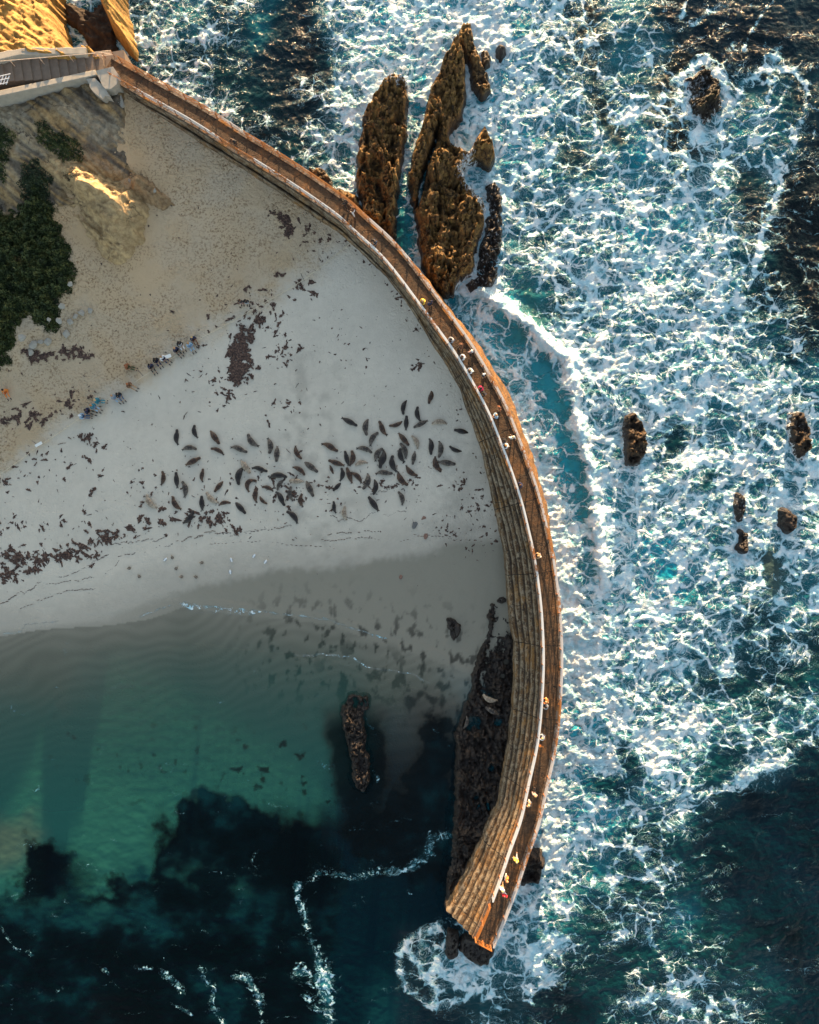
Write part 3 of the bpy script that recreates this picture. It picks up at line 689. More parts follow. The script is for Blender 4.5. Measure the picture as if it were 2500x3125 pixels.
M_post = simple('rusty_post', (.33,.13,.045), 0.8, 0.4, 20)
def post_mesh():
    b = MB(); b.box((0,0,0.53), (0.07,0.07,1.06)); b.box((0,0,0.015), (0.16,0.16,0.03)); b.box((0.0,0.045,0.32),(0.05,0.05,0.08)); b.box((0,0.045,0.8),(0.05,0.05,0.08))
    return b
def make_railing(label, off, i0, i1, zb, matr, wtop, post_step=1.75, widen=True):
    root = empty('railing', (*(Dw[(i0+i1)//2]+Nn[(i0+i1)//2]*off), zb))
    tag(root, label, 'railing')
    inv = Matrix.Translation(-Vector(root.location))
    def rail(name, z, w_, h_):
        def pr(i):
            ww = w_ if not widen else w_*(0.45+0.55*smooth(20, 44, Du[i]))
            return [(off-ww/2, zb+z+h_), (off+ww/2, zb+z+h_), (off+ww/2, zb+z), (off-ww/2, zb+z)]
        return sweep(name, pr, matr, root, i0, i1)
    rail('top_rail', 1.06, wtop, 0.05)
    for z in (0.30, 0.56, 0.80): rail('mid_rail', z, 0.055, 0.055)
    first = None; s = Du[i0]+0.1
    while s < Du[i1-1]:
        i = min(int(s/0.5), len(Dw)-2); f = s/0.5-i; f = min(max(f,0),1)
        p = Dw[i]*(1-f)+Dw[i+1]*f+Nn[i]*off
        if first is None: o = post_mesh().build('post', M_post); first = o
        else: o = first.copy(); COL.objects.link(o)
        o.parent = root; o.matrix_parent_inverse = inv
        o.location = (p[0], p[1], zb); o.rotation_euler = (0, 0, math.atan2(Tn[i][1], Tn[i][0]))
        s += post_step*random.uniform(.97, 1.03)
    return root
NI = len(Dw)
make_railing('long weathered railing along the surf side of the sea wall walkway', -0.12, 2, NI-1, ZD+0.07, M_rail_out, 0.15)
make_railing('long railing with white painted top rail on the beach side of the walkway', DECKW+0.10, 2, NI-9, ZD+0.10, M_rail_in, 0.14)
r3 = make_railing('short rusty orange railing on the beach side at the tip of the sea wall', DECKW+0.10, NI-9, NI-1, ZD+0.10, M_rust, 0.07, widen=False)
# end railing across the walkway
def end_railing():
    a = Dw[-1]+Nn[-1]*(-0.12)-Tn[-1]*.15; b = Dw[-1]+Nn[-1]*(DECKW+0.10)+Tn[-1]*skew(DECKW+.2)-Tn[-1]*.2
    root = empty('railing', (*((a+b)/2), ZD)); tag(root, 'rusty orange end railing closing off the tip of the walkway', 'railing')
    ang = math.atan2((b-a)[1], (b-a)[0]); L = float(np.hypot(*(b-a)))
    for z, w_ in ((1.12,0.09),(0.35,0.05),(0.6,0.05),(0.86,0.05)):
        m = MB(); m.box((0,0,z), (L+0.05,w_,0.05), ang); m.build('top_rail' if z > 1 else 'mid_rail', M_rust, root)
    for f in (-.48, 0, .48):
        m = MB(); m.box((f*L*math.cos(ang), f*L*math.sin(ang), 0.57), (0.075,0.075,1.14), ang); m.build('post', M_post, root)
end_railing()

# ------------------------------------------------------------------ rocks
def rock_mat(name, light, mid, dark, sc=1.6, bump=1.0, wash=True, moss=None):
    t = NT(name); p = t.pos()
    n = t.noise(p, sc, 7, 0.68, 0.4); n2 = t.noise(p, sc*4.5, 5, 0.7)
    c = t.ramp(t.math('ADD', t.math('MULTIPLY', n, 0.7), t.math('MULTIPLY', n2, 0.3)), [(0.34, dark), (0.5, mid), (0.66, light)])
    sv = t.vmath('ADD', t.vmath('MULTIPLY', p, (1.5, 0.38, 0.7)), t.vmath('SCALE', t.noise(p, 0.8, 4, out=1), scale=1.3))
    ck = t.mr(t.voro(sv, 0.8, 'DISTANCE_TO_EDGE'), 0.045, 0.0)
    c = t.mix(t.math('MULTIPLY', ck, 0.85), c, (0.012,0.008,0.006))
    if moss: c = t.mix(t.mr(t.noise(p, 0.9, 4), 0.47, 0.6), c, moss)
    hz = t.n('SeparateXYZ', {0: p}).outputs['Z']
    wet = t.mr(t.math('ADD', hz, t.math('MULTIPLY', n, -0.9)), 1.0, -0.1)
    c = t.mix(t.math('MULTIPLY', wet, 0.85), c, (0.018,0.013,0.012))
    r = t.math('MULTIPLY_ADD', wet, -0.5, 0.85)
    if wash:
        ww = t.attr('wash'); v = t.voro(t.vmath('ADD', p, t.vmath('SCALE', t.noise(p, 1.2, 4, out=1), scale=1.6)), 1.5, 'DISTANCE_TO_EDGE')
        fo = t.mr(t.math('ADD', t.math('SUBTRACT', t.noise(p, 3, 6, 0.7), t.math('MULTIPLY', v, 0.9)), ww), 0.92, 1.08)
        c = t.mix(fo, c, (0.80,0.84,0.88))
    return t.done(c, r, t.bump(t.math('SUBTRACT', t.math('ADD', n, t.math('MULTIPLY', n2, 0.5)), t.math('MULTIPLY', ck, 0.7)), bump, 0.26))
M_rock = rock_mat('golden_sandstone', (.50,.30,.085), (.19,.105,.032), (.026,.017,.010))
M_fleck = rock_mat('flecked_wet_rock', (.34,.19,.06), (.06,.038,.024), (.012,.010,.009), 3.2)
M_dark = rock_mat('dark_wet_rock', (.085,.055,.04), (.04,.027,.022), (.012,.009,.009))
M_reef = rock_mat('reef_shelf_rock', (.12,.072,.042), (.036,.025,.018), (.009,.008,.008), 1.1, 0.9, wash=False)
M_weed = rock_mat('weed_covered_rock', (.20,.13,.05), (.06,.05,.022), (.015,.014,.01), 3.0, 1.0, moss=(.07,.06,.02))
def rock(name, label, poly, H, mat, edge=0.7, rough=0.35, strike=1.45, stretch=4.0, cracks=(), pits=0.0, base=-1.3, wash=None, group=None, step=0.11, tilt=(0,0), craggy=0.5, seed=1, cat='rock', hole=(), rim=0.0):
    zr = H*0.6
    P = [W(x, y, zr)[:2] for x, y in poly]; xs = [p[0] for p in P]; ys = [p[1] for p in P]
    x = np.arange(min(xs)-1, max(xs)+1, step); y = np.arange(min(ys)-1, max(ys)+1, step)
    X, Y = np.meshgrid(x, y); px, py = WP(X, Y, zr)
    wn1 = fbm(X*.9, Y*.9, seed, 4); s = poly_sdf(X, Y, P)+wn1*0.28
    ca, sa = math.cos(strike), math.sin(strike)
    al = X*ca+Y*sa; ac = -X*sa+Y*ca
    rid = ridged(ac*1.1+wn1*.4, al*1.1/stretch, seed+3, 4)
    d2 = ridged(X*1.9+wn1, Y*1.9, seed+9, 4)
    top = H*(0.72+0.28*fbm(X*.3, Y*.3, seed+20, 2))+tilt[0]*(X-np.mean(xs))+tilt[1]*(Y-np.mean(ys))
    s = s+0.22; h = base+(top-base)*smooth(-0.35, edge*0.6, s)
    if rim: h = h+rim*np.exp(-((s-0.35)/0.25)**2)
    h = h+rough*((rid-0.5)*0.9+(d2-0.5)*0.55+fbm(X*.5, Y*.5, seed+33, 3)*1.1+fbm(X*4, Y*4, seed+31, 3)*0.22+(ridged(X*3.6, Y*3.6, seed+50, 2)-.5)*0.28)*smooth(-.3, .5, s)
    blk = worley(ac*0.75+wn1*.8, al*0.22+wn1*.4, seed+60); h = h+craggy*(0.9*smooth(.0,.8,blk[0])-.45-0.9*smooth(0.13,0.0,blk[1]-blk[0]))*smooth(.0,.7,s)
    if pits:
        pm_ = smooth(-.1,.4,fbm(X*.4,Y*.4,seed+40,2)); f1, f2 = worley(X*.9+wn1*.9, Y*.9+d2*.5, seed+7); h = h-pits*smooth(0.40, 0.08, f1)*smooth(0.1, .6, s)*pm_
        f1, f2 = worley(X*2.2+d2, Y*2.2+wn1*.8, seed+8); h = h-pits*0.35*smooth(0.42, 0.1, f1)*(1-pm_*.5)*smooth(0.1, .5, s)
    for pts, r, dp in cracks:
        h = h-dp*np.exp(-(seg_dist(px+wn1*6, py, pts)/r)**2)
    for (hx, hy, r, dp) in hole:
        h = h-dp*smooth(r*1.15, r*0.8, np.hypot(px-hx, py-hy)+wn1*2)
    wsh = np.zeros_like(X)
    if wash is not None: wsh = wash(px, py, h)
    F = grid_faces(len(x), len(y), (np.maximum.reduce([s[:-1,:-1], s[1:,:-1], s[:-1,1:], s[1:,1:]]) > -0.45))
    c = (float(np.mean(xs)), float(np.mean(ys)), 0.0)
    V = np.stack([X-c[0], Y-c[1], h], -1).reshape(-1, 3); at = {'wash': ('FLOAT', wsh.ravel())}
    V, F, at = compact(V, F, at)
    o = np_mesh(name, V, F, mat, attrs=at); o.location = c
    tag(o, label, cat, group); return o
def wash_right(px, py, h):
    return 0.62*np.exp(-(seg_dist(px, py, [(1440,380),(1430,470),(1410,520),(1450,590),(1500,640),(1500,740),(1470,830),(1420,870)])/32)**2)+0.35*smooth(0.9, 0.1, h)
rock('rock_ridge', 'golden brown pitted rock ridge, the shorter one nearer the walkway', R1, 2.6, M_rock, 0.9, 0.55, 1.35, 2.5, pits=0.55, seed=11, craggy=1.0,
     cracks=[([(1165,700),(1175,620),(1150,560)], 8, 1.0), ([(1190,380),(1200,500)], 12, .7)], wash=lambda px,py,h: 0.55*smooth(300, 250, py)+0.3*smooth(.7,.1,h), hole=[(1205,375,12,1.0),(1200,490,11,1.0),(1150,500,20,.5)])
rock('rock_ridge', 'largest golden rock ridge, long and split by a dark crack, touching the walkway', R2, 3.1, M_rock, 1.0, 0.6, 1.25, 3.5, pits=0.6, seed=17, craggy=1.0,
     cracks=[([(1340,365),(1325,430),(1300,500),(1285,560),(1275,620)], 7, 2.4), ([(1345,560),(1342,640),(1335,700)], 6, 1.0), ([(1300,500),(1262,520)], 5, 0.6)],
     wash=wash_right, hole=[(1371,826,9,1.4),(1300,300,9,.8),(1390,690,11,.6)])
rock('rock_ridge', 'narrow dark rock spine running beside the tip of the largest ridge', R3, 1.7, M_rock, 0.6, 0.5, 2.05, 4, seed=23, wash=lambda px,py,h: 0.45*smooth(1.0,.1,h))
rock('sea_rock', 'small rock sliver just right of the narrow spine', R3B, 0.9, M_rock, 0.4, 0.3, seed=25, wash=lambda px,py,h: 0*h+0.2)
rock('sea_rock', 'small dark rock to the right of the splash at the top', R3C, 0.9, M_dark, 0.4, 0.3, seed=26, wash=lambda px,py,h: 0*h+0.2)
rock('sea_rock', 'low foam washed rock rim along the right side of the largest ridge', R2B, 0.75, M_fleck, 1.0, 0.6, 1.5, 2, seed=29, wash=lambda px,py,h: 0.44+0*h)
rock('sea_rock', 'tall narrow dark rock alone in the foam right of the sea wall', R4, 1.5, M_fleck, 0.6, 0.6, 0.3, 2.0, pits=.4, seed=31, wash=lambda px,py,h: 0.18+0.3*smooth(.8,0,h))
rock('sea_rock', 'dark rock in the foam close to the right edge of the photo', R5, 1.1, M_fleck, 0.6, 0.55, 0.4, 2.0, seed=37, wash=lambda px,py,h: 0.34+0.3*smooth(.8,0,h))
rock('sea_rock', 'thin black rock awash, upper of two stacked in the foam', R6, 0.6, M_dark, 0.4, 0.4, seed=41, wash=lambda px,py,h: 0*h+0.42)
rock('sea_rock', 'thin black rock awash, lower of two stacked in the foam', R6B, 0.7, M_dark, 0.4, 0.4, seed=43, wash=lambda px,py,h: 0*h+0.2)
rock('sea_rock', 'rounded black rock with water draining around it, lower right of the foam', R7, 1.2, M_dark, 0.6, 0.35, 1.9, 2, seed=47)
rock('sea_rock', 'round seaweed covered reef at the upper right', R8, 0.55, M_weed, 2.2, 0.5, 0.6, 3.0, seed=53, wash=lambda px,py,h: 0.30+0.25*smooth(.5,0,h), tilt=(0.12,0))
rock('sea_rock', 'black boulder against the outer face near the tip of the wall', R9, 1.8, M_dark, 0.8, 0.4, seed=59, wash=lambda px,py,h: 0*h+0.05)
rock('foundation_block', 'flat dark reddish block in the water below the end of the terrace', R10A, 0.9, M_dark, 0.3, 0.12, seed=61, cat='concrete block')
rock('foundation_block', 'broad dark foundation slab below the end of the walkway', R10B, 1.0, M_dark, 0.3, 0.15, seed=67, cat='concrete block')
rock('pool_rock', 'long dark brown rock rising out of the calm pool', R11, 1.0, M_reef, 0.7, 0.5, 1.5, 2, pits=.3, seed=71)
rock('reef_shelf', 'broad dark brown reef shelf with round holes along the foot of the terrace', R12, 1.0, M_reef, 1.0, 0.45, 1.5, 2.2, pits=0.35, seed=73, cat='reef', rim=0.18,
     hole=[(1546,2022,9,1.2),(1535,2067,9,1.2),(1520,2210,12,1.0),(1445,2215,26,.6),(1500,2350,10,.8),(1455,2440,9,.8),(1560,1880,10,.6)],
     cracks=[([(1480,2440),(1500,2490),(1520,2450)],4,.7), ([(1500,1960),(1470,2080),(1500,2140)],12,.45)])
rock('pool_rock', 'small dark boulder lying in the wash at the edge of the beach', R13, 0.9, M_reef, 0.5, 0.25, seed=79)
rock('sea_rock', 'golden rock at the outer foot of the wall left of the ridges, upper one', R14, 1.5, M_rock, 0.6, 0.5, seed=83, wash=lambda px,py,h: 0.2*smooth(.8,0,h))
rock('sea_rock', 'golden rock at the outer foot of the wall left of the ridges, lower one', R15, 1.5, M_rock, 0.6, 0.5, seed=89, wash=lambda px,py,h: 0.25*smooth(.8,0,h))
rock('pool_rock', 'small round dark stone near the top of the reef shelf', [(1524,1822),(1538,1820),(1544,1832),(1530,1838),(1522,1832)], 1.15, M_reef, 0.3, 0.15, seed=91)

# ------------------------------------------------------------------ cliff
def build_cliff():
    ZC = 5.0
    x0, y1, _ = W(-500, -500, ZC); x1, y0, _ = W(620, 860, ZC)
    x = np.arange(x0, x1, 0.11); y = np.arange(y0, y1, 0.11)
    X, Y = np.meshgrid(x, y); px, py = WP(X, Y, ZC)
    n1 = fbm(X*.35, Y*.35, 200, 5); n2 = fbm(X*1.6, Y*1.6, 210, 4)
    al = (px*0.80+py*0.60)/PPM; ac = (-px*0.60+py*0.80)/PPM       # strata run from upper left to lower right
    st = ridged(ac*0.62+n1*.7, al*0.09, 220, 4); st2 = fbm(ac*2.2+n1*.6, al*0.22, 230, 3)
    wx = px+n1*45; wy = py+n2*12+n1*20
    s1 = poly_sdf(px+n2*3, py, CLIFF_M1)/PPM
    ztop = 6.1-0.010*(py-230)*0.55+0.0035*(200-px)
    zt = terrain_z(px, py)[0]
    h1 = zt-0.6+(ztop-zt+0.6)*smooth(-0.05, 0.85, s1)*(0.55+0.45*smooth(0, 5, s1))
    M2 = [(120,490),(250,475),(340,520),(420,560),(440,600),(445,650),(425,720),(395,775),(365,815),(310,795),(250,725),(205,640),(160,560)]
    s2 = poly_sdf(wx, wy, M2)/PPM; h2 = zt-0.6+(3.2+0.006*(600-py)+0.9*n1)*smooth(-0.3, 3.0, s2)
    M2b = [(390,505),(430,515),(470,555),(520,600),(480,620),(430,600),(395,560)]
    s2b = poly_sdf(wx, wy, M2b)/PPM; h2b = zt-0.6+(2.3+n1)*smooth(-0.5, 1.8, s2b)
    M3 = [(-900,-900),(120,-900),(140,-20),(150,0),(160,45),(190,90),(228,130),(262,165),(262,215),(-900,260)]
    s3 = poly_sdf(px+n2*5, py, M3)/PPM; z3 = 6.2+(py-120)*0.016+0.9*fbm(X*.25, Y*.25, 260, 3)+0.006*(60-px)
    h3 = -1.5+(np.clip(z3, 2.5, 9)+1.5)*smooth(-0.1, 0.9, s3)
    M4 = [(225,118),(262,118),(296,136),(318,160),(325,190),(300,205),(230,200)]
    s4 = poly_sdf(wx, wy, M4)/PPM; h4 = -1.5+(5.2+1.5)*smooth(-0.1, 1.0, s4)*(1+0.08*n2)
    M5 = [(275,-900),(345,-40),(352,0),(366,40),(379,72),(377,98),(362,104),(334,76),(312,44),(288,10),(268,-40),(200,-900)]
    s5 = poly_sdf(wx*.4+px*.6, py, M5)/PPM; h5 = -1.5+(4.6+1.5)*smooth(-0.1, 1.0, s5)*(1+0.10*n1)+.5*n2
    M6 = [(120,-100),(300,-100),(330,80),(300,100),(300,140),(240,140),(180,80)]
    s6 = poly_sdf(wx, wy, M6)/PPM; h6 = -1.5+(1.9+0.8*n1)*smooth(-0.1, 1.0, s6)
    H = np.maximum.reduce([h1, h2, h2b, h3, h4, h5, h6])
    S = np.maximum.reduce([s1, s2, s2b, s3, s4, s5, s6])
    inb = smooth(-0.1, 0.8, S)
    H = H+inb*((st-0.55)*0.50+st2*0.20+n2*0.13*(s3 < 0)+fbm(X*5, Y*5, 240, 3)*0.035)
    # narrow rills on the golden side
    rl = ridged((px*0.75-py*0.5)/PPM*0.5+n1*.6, (px*.5+py*.75)/PPM*.09, 250, 4)
    H = H+np.where(s3 > 0.2, (rl-0.5)*0.55, 0)
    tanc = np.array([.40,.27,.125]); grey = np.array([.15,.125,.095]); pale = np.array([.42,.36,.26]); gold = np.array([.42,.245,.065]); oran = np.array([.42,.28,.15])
    k = smooth(-0.25, 0.35, st2+0.6*fbm(ac*.5, al*.08, 270, 3))[..., None]
    c = grey*(1-k)+tanc*k
    kp = smooth(0.05, 0.5, fbm(ac*.4+4, al*.10, 280, 3)+0.12)[..., None]; c = c*(1-kp*.7)+pale*kp*.7
    kp = smooth(130, 20, np.hypot(px-35, py-400)+n1*40)[..., None]; c = c*(1-kp*.8)+pale*kp*.8
    ko = smooth(0.25, .6, fbm(X*.6, Y*.6, 290, 4)+0.1)[..., None]*0.5; c = c*(1-ko)+tanc*ko*1.1
    g2 = (smooth(-0.2, .6, s2)*0.8)[..., None]; c = c*(1-g2)+(np.array([.56,.40,.21])*(1+.15*n1[...,None]))*g2
    g2 = (smooth(-0.2, .4, s2b)*0.9)[..., None]; c = c*(1-g2)+oran*g2
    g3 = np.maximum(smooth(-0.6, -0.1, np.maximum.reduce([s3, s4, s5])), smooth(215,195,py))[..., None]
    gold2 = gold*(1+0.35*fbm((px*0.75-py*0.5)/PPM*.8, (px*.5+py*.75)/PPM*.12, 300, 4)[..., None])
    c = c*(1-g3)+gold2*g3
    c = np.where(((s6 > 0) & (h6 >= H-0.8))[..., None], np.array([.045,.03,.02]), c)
    c = np.clip(c*(1+0.20*n2[..., None]), 0.01, .8)
    gs = zt if True else 0
    keep = np.maximum.reduce([S[:-1,:-1], S[1:,:-1], S[:-1,1:], S[1:,1:]]) > -0.12
    V = np.stack([X, Y, H], -1).reshape(-1, 3); F = grid_faces(len(x), len(y), keep)
    V, F, at = compact(V, F, {'ccol': ('C', c.reshape(-1, 3))})
    t = NT('cliff_sandstone'); p = t.pos()
    n = t.noise(p, 2.4, 7, 0.7); n3 = t.noise(p, 13, 4, 0.6)
    cc = t.mix(t.mr(n, 0.36, 0.62), t.mix(1.0, t.attr('ccol', 'Color'), (0.62,0.58,0.54), 'MULTIPLY'), t.attr('ccol', 'Color'))
    crk = t.math('MULTIPLY', t.mr(t.noise(p,.35,3),.5,.62), t.mr(t.voro(t.vmath('ADD', t.vmath('MULTIPLY', p, (1,1.4,1)), t.vmath('SCALE', t.noise(p, .7, 4, out=1), scale=3.0)), 0.28, 'DISTANCE_TO_EDGE'), 0.016, 0.004))
    cc = t.mix(t.math('MULTIPLY', crk, 0.7), cc, (.04,.03,.025))
    t.done(cc, 0.92, t.bump(t.math('SUBTRACT', t.math('ADD', n, t.math('MULTIPLY', n3, 0.35)), t.math('MULTIPLY', crk, .5)), 0.8, 0.14))
    o = np_mesh('cliff', V, F, t.m, attrs=at); tag(o, kind='structure')
    global cliff_h
    def cliff_h(qx, qy):
        """surface height at a world point"""
        i = int(round((qx-x[0])/0.11)); j = int(round((qy-y[0])/0.11))
        if 0 <= i < len(x) and 0 <= j < len(y) and S[j, i] > 0: return float(H[j, i])
        return -9
build_cliff()

# ------------------------------------------------------------------ stairway
def build_stairs():
    M_conc = simple('stair_concrete', (.20,.15,.115), 0.85, 0.3, 3.0, 0.5)
    M_pale = simple('pale_wall_concrete', (.38,.35,.30), 0.85, 0.3, 2.2, 0.5)
    base = W(320, 200, 5.0); root = empty('stairway', (base[0], base[1], 5.0))
    tag(root, 'concrete stairway with pale side walls descending to the start of the walkway', 'stairs')
    ax = Vector((-1, -0.16, 0)).normalized(); pr = Vector((ax.y, -ax.x, 0))    # pr points up the picture
    ang = math.atan2(ax.y, ax.x)
    def at(s, t_, z): v = ax*s+pr*t_; return (v.x, v.y, z)
    for i in range(20):
        m = MB(); z = 0.16*(i+1); m.box(at(0.80*i+0.40+0.05, 0.05, z/2-1.5), (0.83, 2.35, z+3.0), ang)
        m.box(at(0.80*i+0.05+0.02, 0.05, z-0.03), (0.05, 2.30, 0.062), ang)
        m.build('step', M_conc, root)
    m = MB(); m.box(at(-0.95, 0.10, -1.52), (2.1, 2.2, 3.0), ang); m.build('landing', M_conc, root)
    def wall(name, pts, wdt, h0, jag=0.0, mat=M_pale):
        V = []; F = []
        for i, (px, py, z) in enumerate(pts):
            a = Vector(W(px, py, z))-Vector(root.location)
            b = Vector(W(pts[min(i+1, len(pts)-1)][0], pts[min(i+1, len(pts)-1)][1], z))-Vector(W(pts[max(i-1,0)][0], pts[max(i-1,0)][1], z))
            nn = Vector((-b.y, b.x, 0)).normalized(); j = random.uniform(-jag, jag)
            zt = z-5.0
            for o_, zz in ((-wdt/2, zt-h0), (-wdt/2, zt-.04), (-wdt/2+.04, zt), (wdt/2-.04+j, zt), (wdt/2+j, zt-.04), (wdt/2+j, zt-h0)): V.append((a.x+nn.x*o_, a.y+nn.y*o_, zz))
        for i in range(len(pts)-1):
            for k in range(6): F.append((i*6+k, i*6+(k+1) % 6, (i+1)*6+(k+1) % 6, (i+1)*6+k))
        F.append((5,4,3,2,1,0)); e = (len(pts)-1)*6; F.append(tuple(e+k for k in range(6)))
        return mesh_obj(name, V, F, mat, root)
    lo = [(-260+i*23, 284-(-260+i*23)*0.218, 8.9-(i*23)*0.0060) for i in range(25)]
    wall('side_wall', lo, 0.52, 4.5)
    up = [(-260+i*18, (160+0.0*i if -260+i*18 > 60 else 160+(60-(-260+i*18))*0.22)-6*(i/30), 9.0-(i*18)*0.0058) for i in range(30)]
    wall('side_wall', up, 0.62, 4.5, 0.06)
    lg = [(x_, y_+17, z_-0.75) for x_, y_, z_ in up]
    wall('wall_ledge', lg, 0.5, 4.0, 0.0, M_conc)
    # broken block at the foot of the lower wall
    def slab(name, poly, z, th, mat):
        P = [Vector(W(x_, y_, z+5))-Vector(root.location) for x_, y_ in poly]; n = len(P)
        V = [(p.x, p.y, z) for p in P]+[(p.x*1.0, p.y*1.0, z-th) for p in P]
        F = [tuple(range(n-1, -1, -1)), tuple(range(n, 2*n))]+[(i, (i+1) % n, n+(i+1) % n, n+i) for i in range(n)]
        o = mesh_obj(name, V, F, mat, root)
        bm = bmesh.new(); bm.from_mesh(o.data); bmesh.ops.recalc_face_normals(bm, faces=bm.faces); bm.to_mesh(o.data); bm.free()
        return o
    slab('end_block', [(292,216),(345,203),(362,228),(358,255),(340,270),(322,271),(313,262)], 0.72, 3.0, M_pale)
    slab('end_block_face', [(303,240),(313,262),(322,271),(340,270),(333,262),(318,250)], 0.30, 3.0, M_conc)
    slab('broken_apron', [(262,240),(290,238),(314,262),(325,274),(330,286),(336,294),(322,292),(314,302),(300,292),(285,280),(275,268),(272,255)], 0.62, 1.4, M_pale)
    slab('broken_apron', [(352,295),(362,266),(370,290),(378,318),(372,328),(362,318)], -0.6, 1.5, M_pale)
    # thin handrail and the panel of rails at the foot of the steps
    M_h = simple('handrail_metal', (.62,.48,.38), 0.5, 0.2, 6)
    m = MB(); pts = [Vector(W(-150+i*30, 187-(-150+i*30)*0.085, 9.0-(i*30)*0.0054))-Vector(root.location) for i in range(17)]
    m.tube(pts, 0.03); m.build('handrail', M_h, root, True)
    for i in range(0, 17, 3):
        m = MB(); m.tube([pts[i], pts[i]-Vector((0,0,1.0))], 0.025); m.build('rail_post', M_h, root, True)
    q0 = Vector(W(280, 160, 6.1))-Vector(root.location); q1 = Vector(W(338, 154, 6.1))-Vector(root.location)
    for z in (0, .22, .44, .66):
        m = MB(); m.tube([q0-Vector((0,0,z)), q1-Vector((0,0,z))], 0.03); m.build('rail_bar', M_h, root, True)
    for f in (0, .5, 1):
        m = MB(); p = q0.lerp(q1, f); m.tube([p, p-Vector((0,0,1.1))], 0.035); m.build('rail_post', M_post, root, True)
    # white metal grille lying on the steps at the left edge
    g = empty('metal_grille', W(10, 250, 7.3)); tag(g, 'white slatted metal grille on the stairs at the left edge', 'grille')
    Mw = simple('white_metal', (.75,.76,.78), 0.4, 0.08)
    m = MB()
    for k in range(5): m.box((-0.55+k*0.28, 0, 0.3), (0.07, 0.85, 0.05), -0.35)
    m.build('slats', Mw, g); m = MB()
    for k in (-.4, 0, .4): m.box((0.0+k*.3, k, 0.36), (1.5, 0.06, 0.05), 0.22)
    m.build('frame', Mw, g)
build_stairs()

# ------------------------------------------------------------------ shrubs on the cliff
def leaf_mat(name, a, b, c):
    t = NT(name); p = t.objc(); n = t.noise(p, 1.2, 4, 0.6); n2 = t.noise(p, 9, 3)
    col = t.ramp(t.math('ADD', t.math('MULTIPLY', n, 0.6), t.math('MULTIPLY', n2, 0.4)), [(0.38, a), (0.5, b), (0.64, c)])
    return t.done(col, 0.75)
M_leaf = leaf_mat('scrub_leaves', (.010,.022,.007), (.035,.058,.012), (.13,.125,.030))
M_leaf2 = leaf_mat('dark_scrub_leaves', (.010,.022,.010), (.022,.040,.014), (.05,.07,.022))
M_dryleaf = leaf_mat('dry_leaves', (.07,.055,.02), (.17,.13,.05), (.30,.23,.11))
M_twig = simple('twig_bark', (.07,.045,.03), 0.9)
def surf(px, py, z0=3.0):
    z = z0
    for _ in range(3):
        x, y, _z = W(px, py, z); zc = cliff_h(x, y)
        z = max(zc, float(terrain_z(*[np.array([v]) for v in WP(x, y, 1.5)])[0][0]))
    return x, y, z
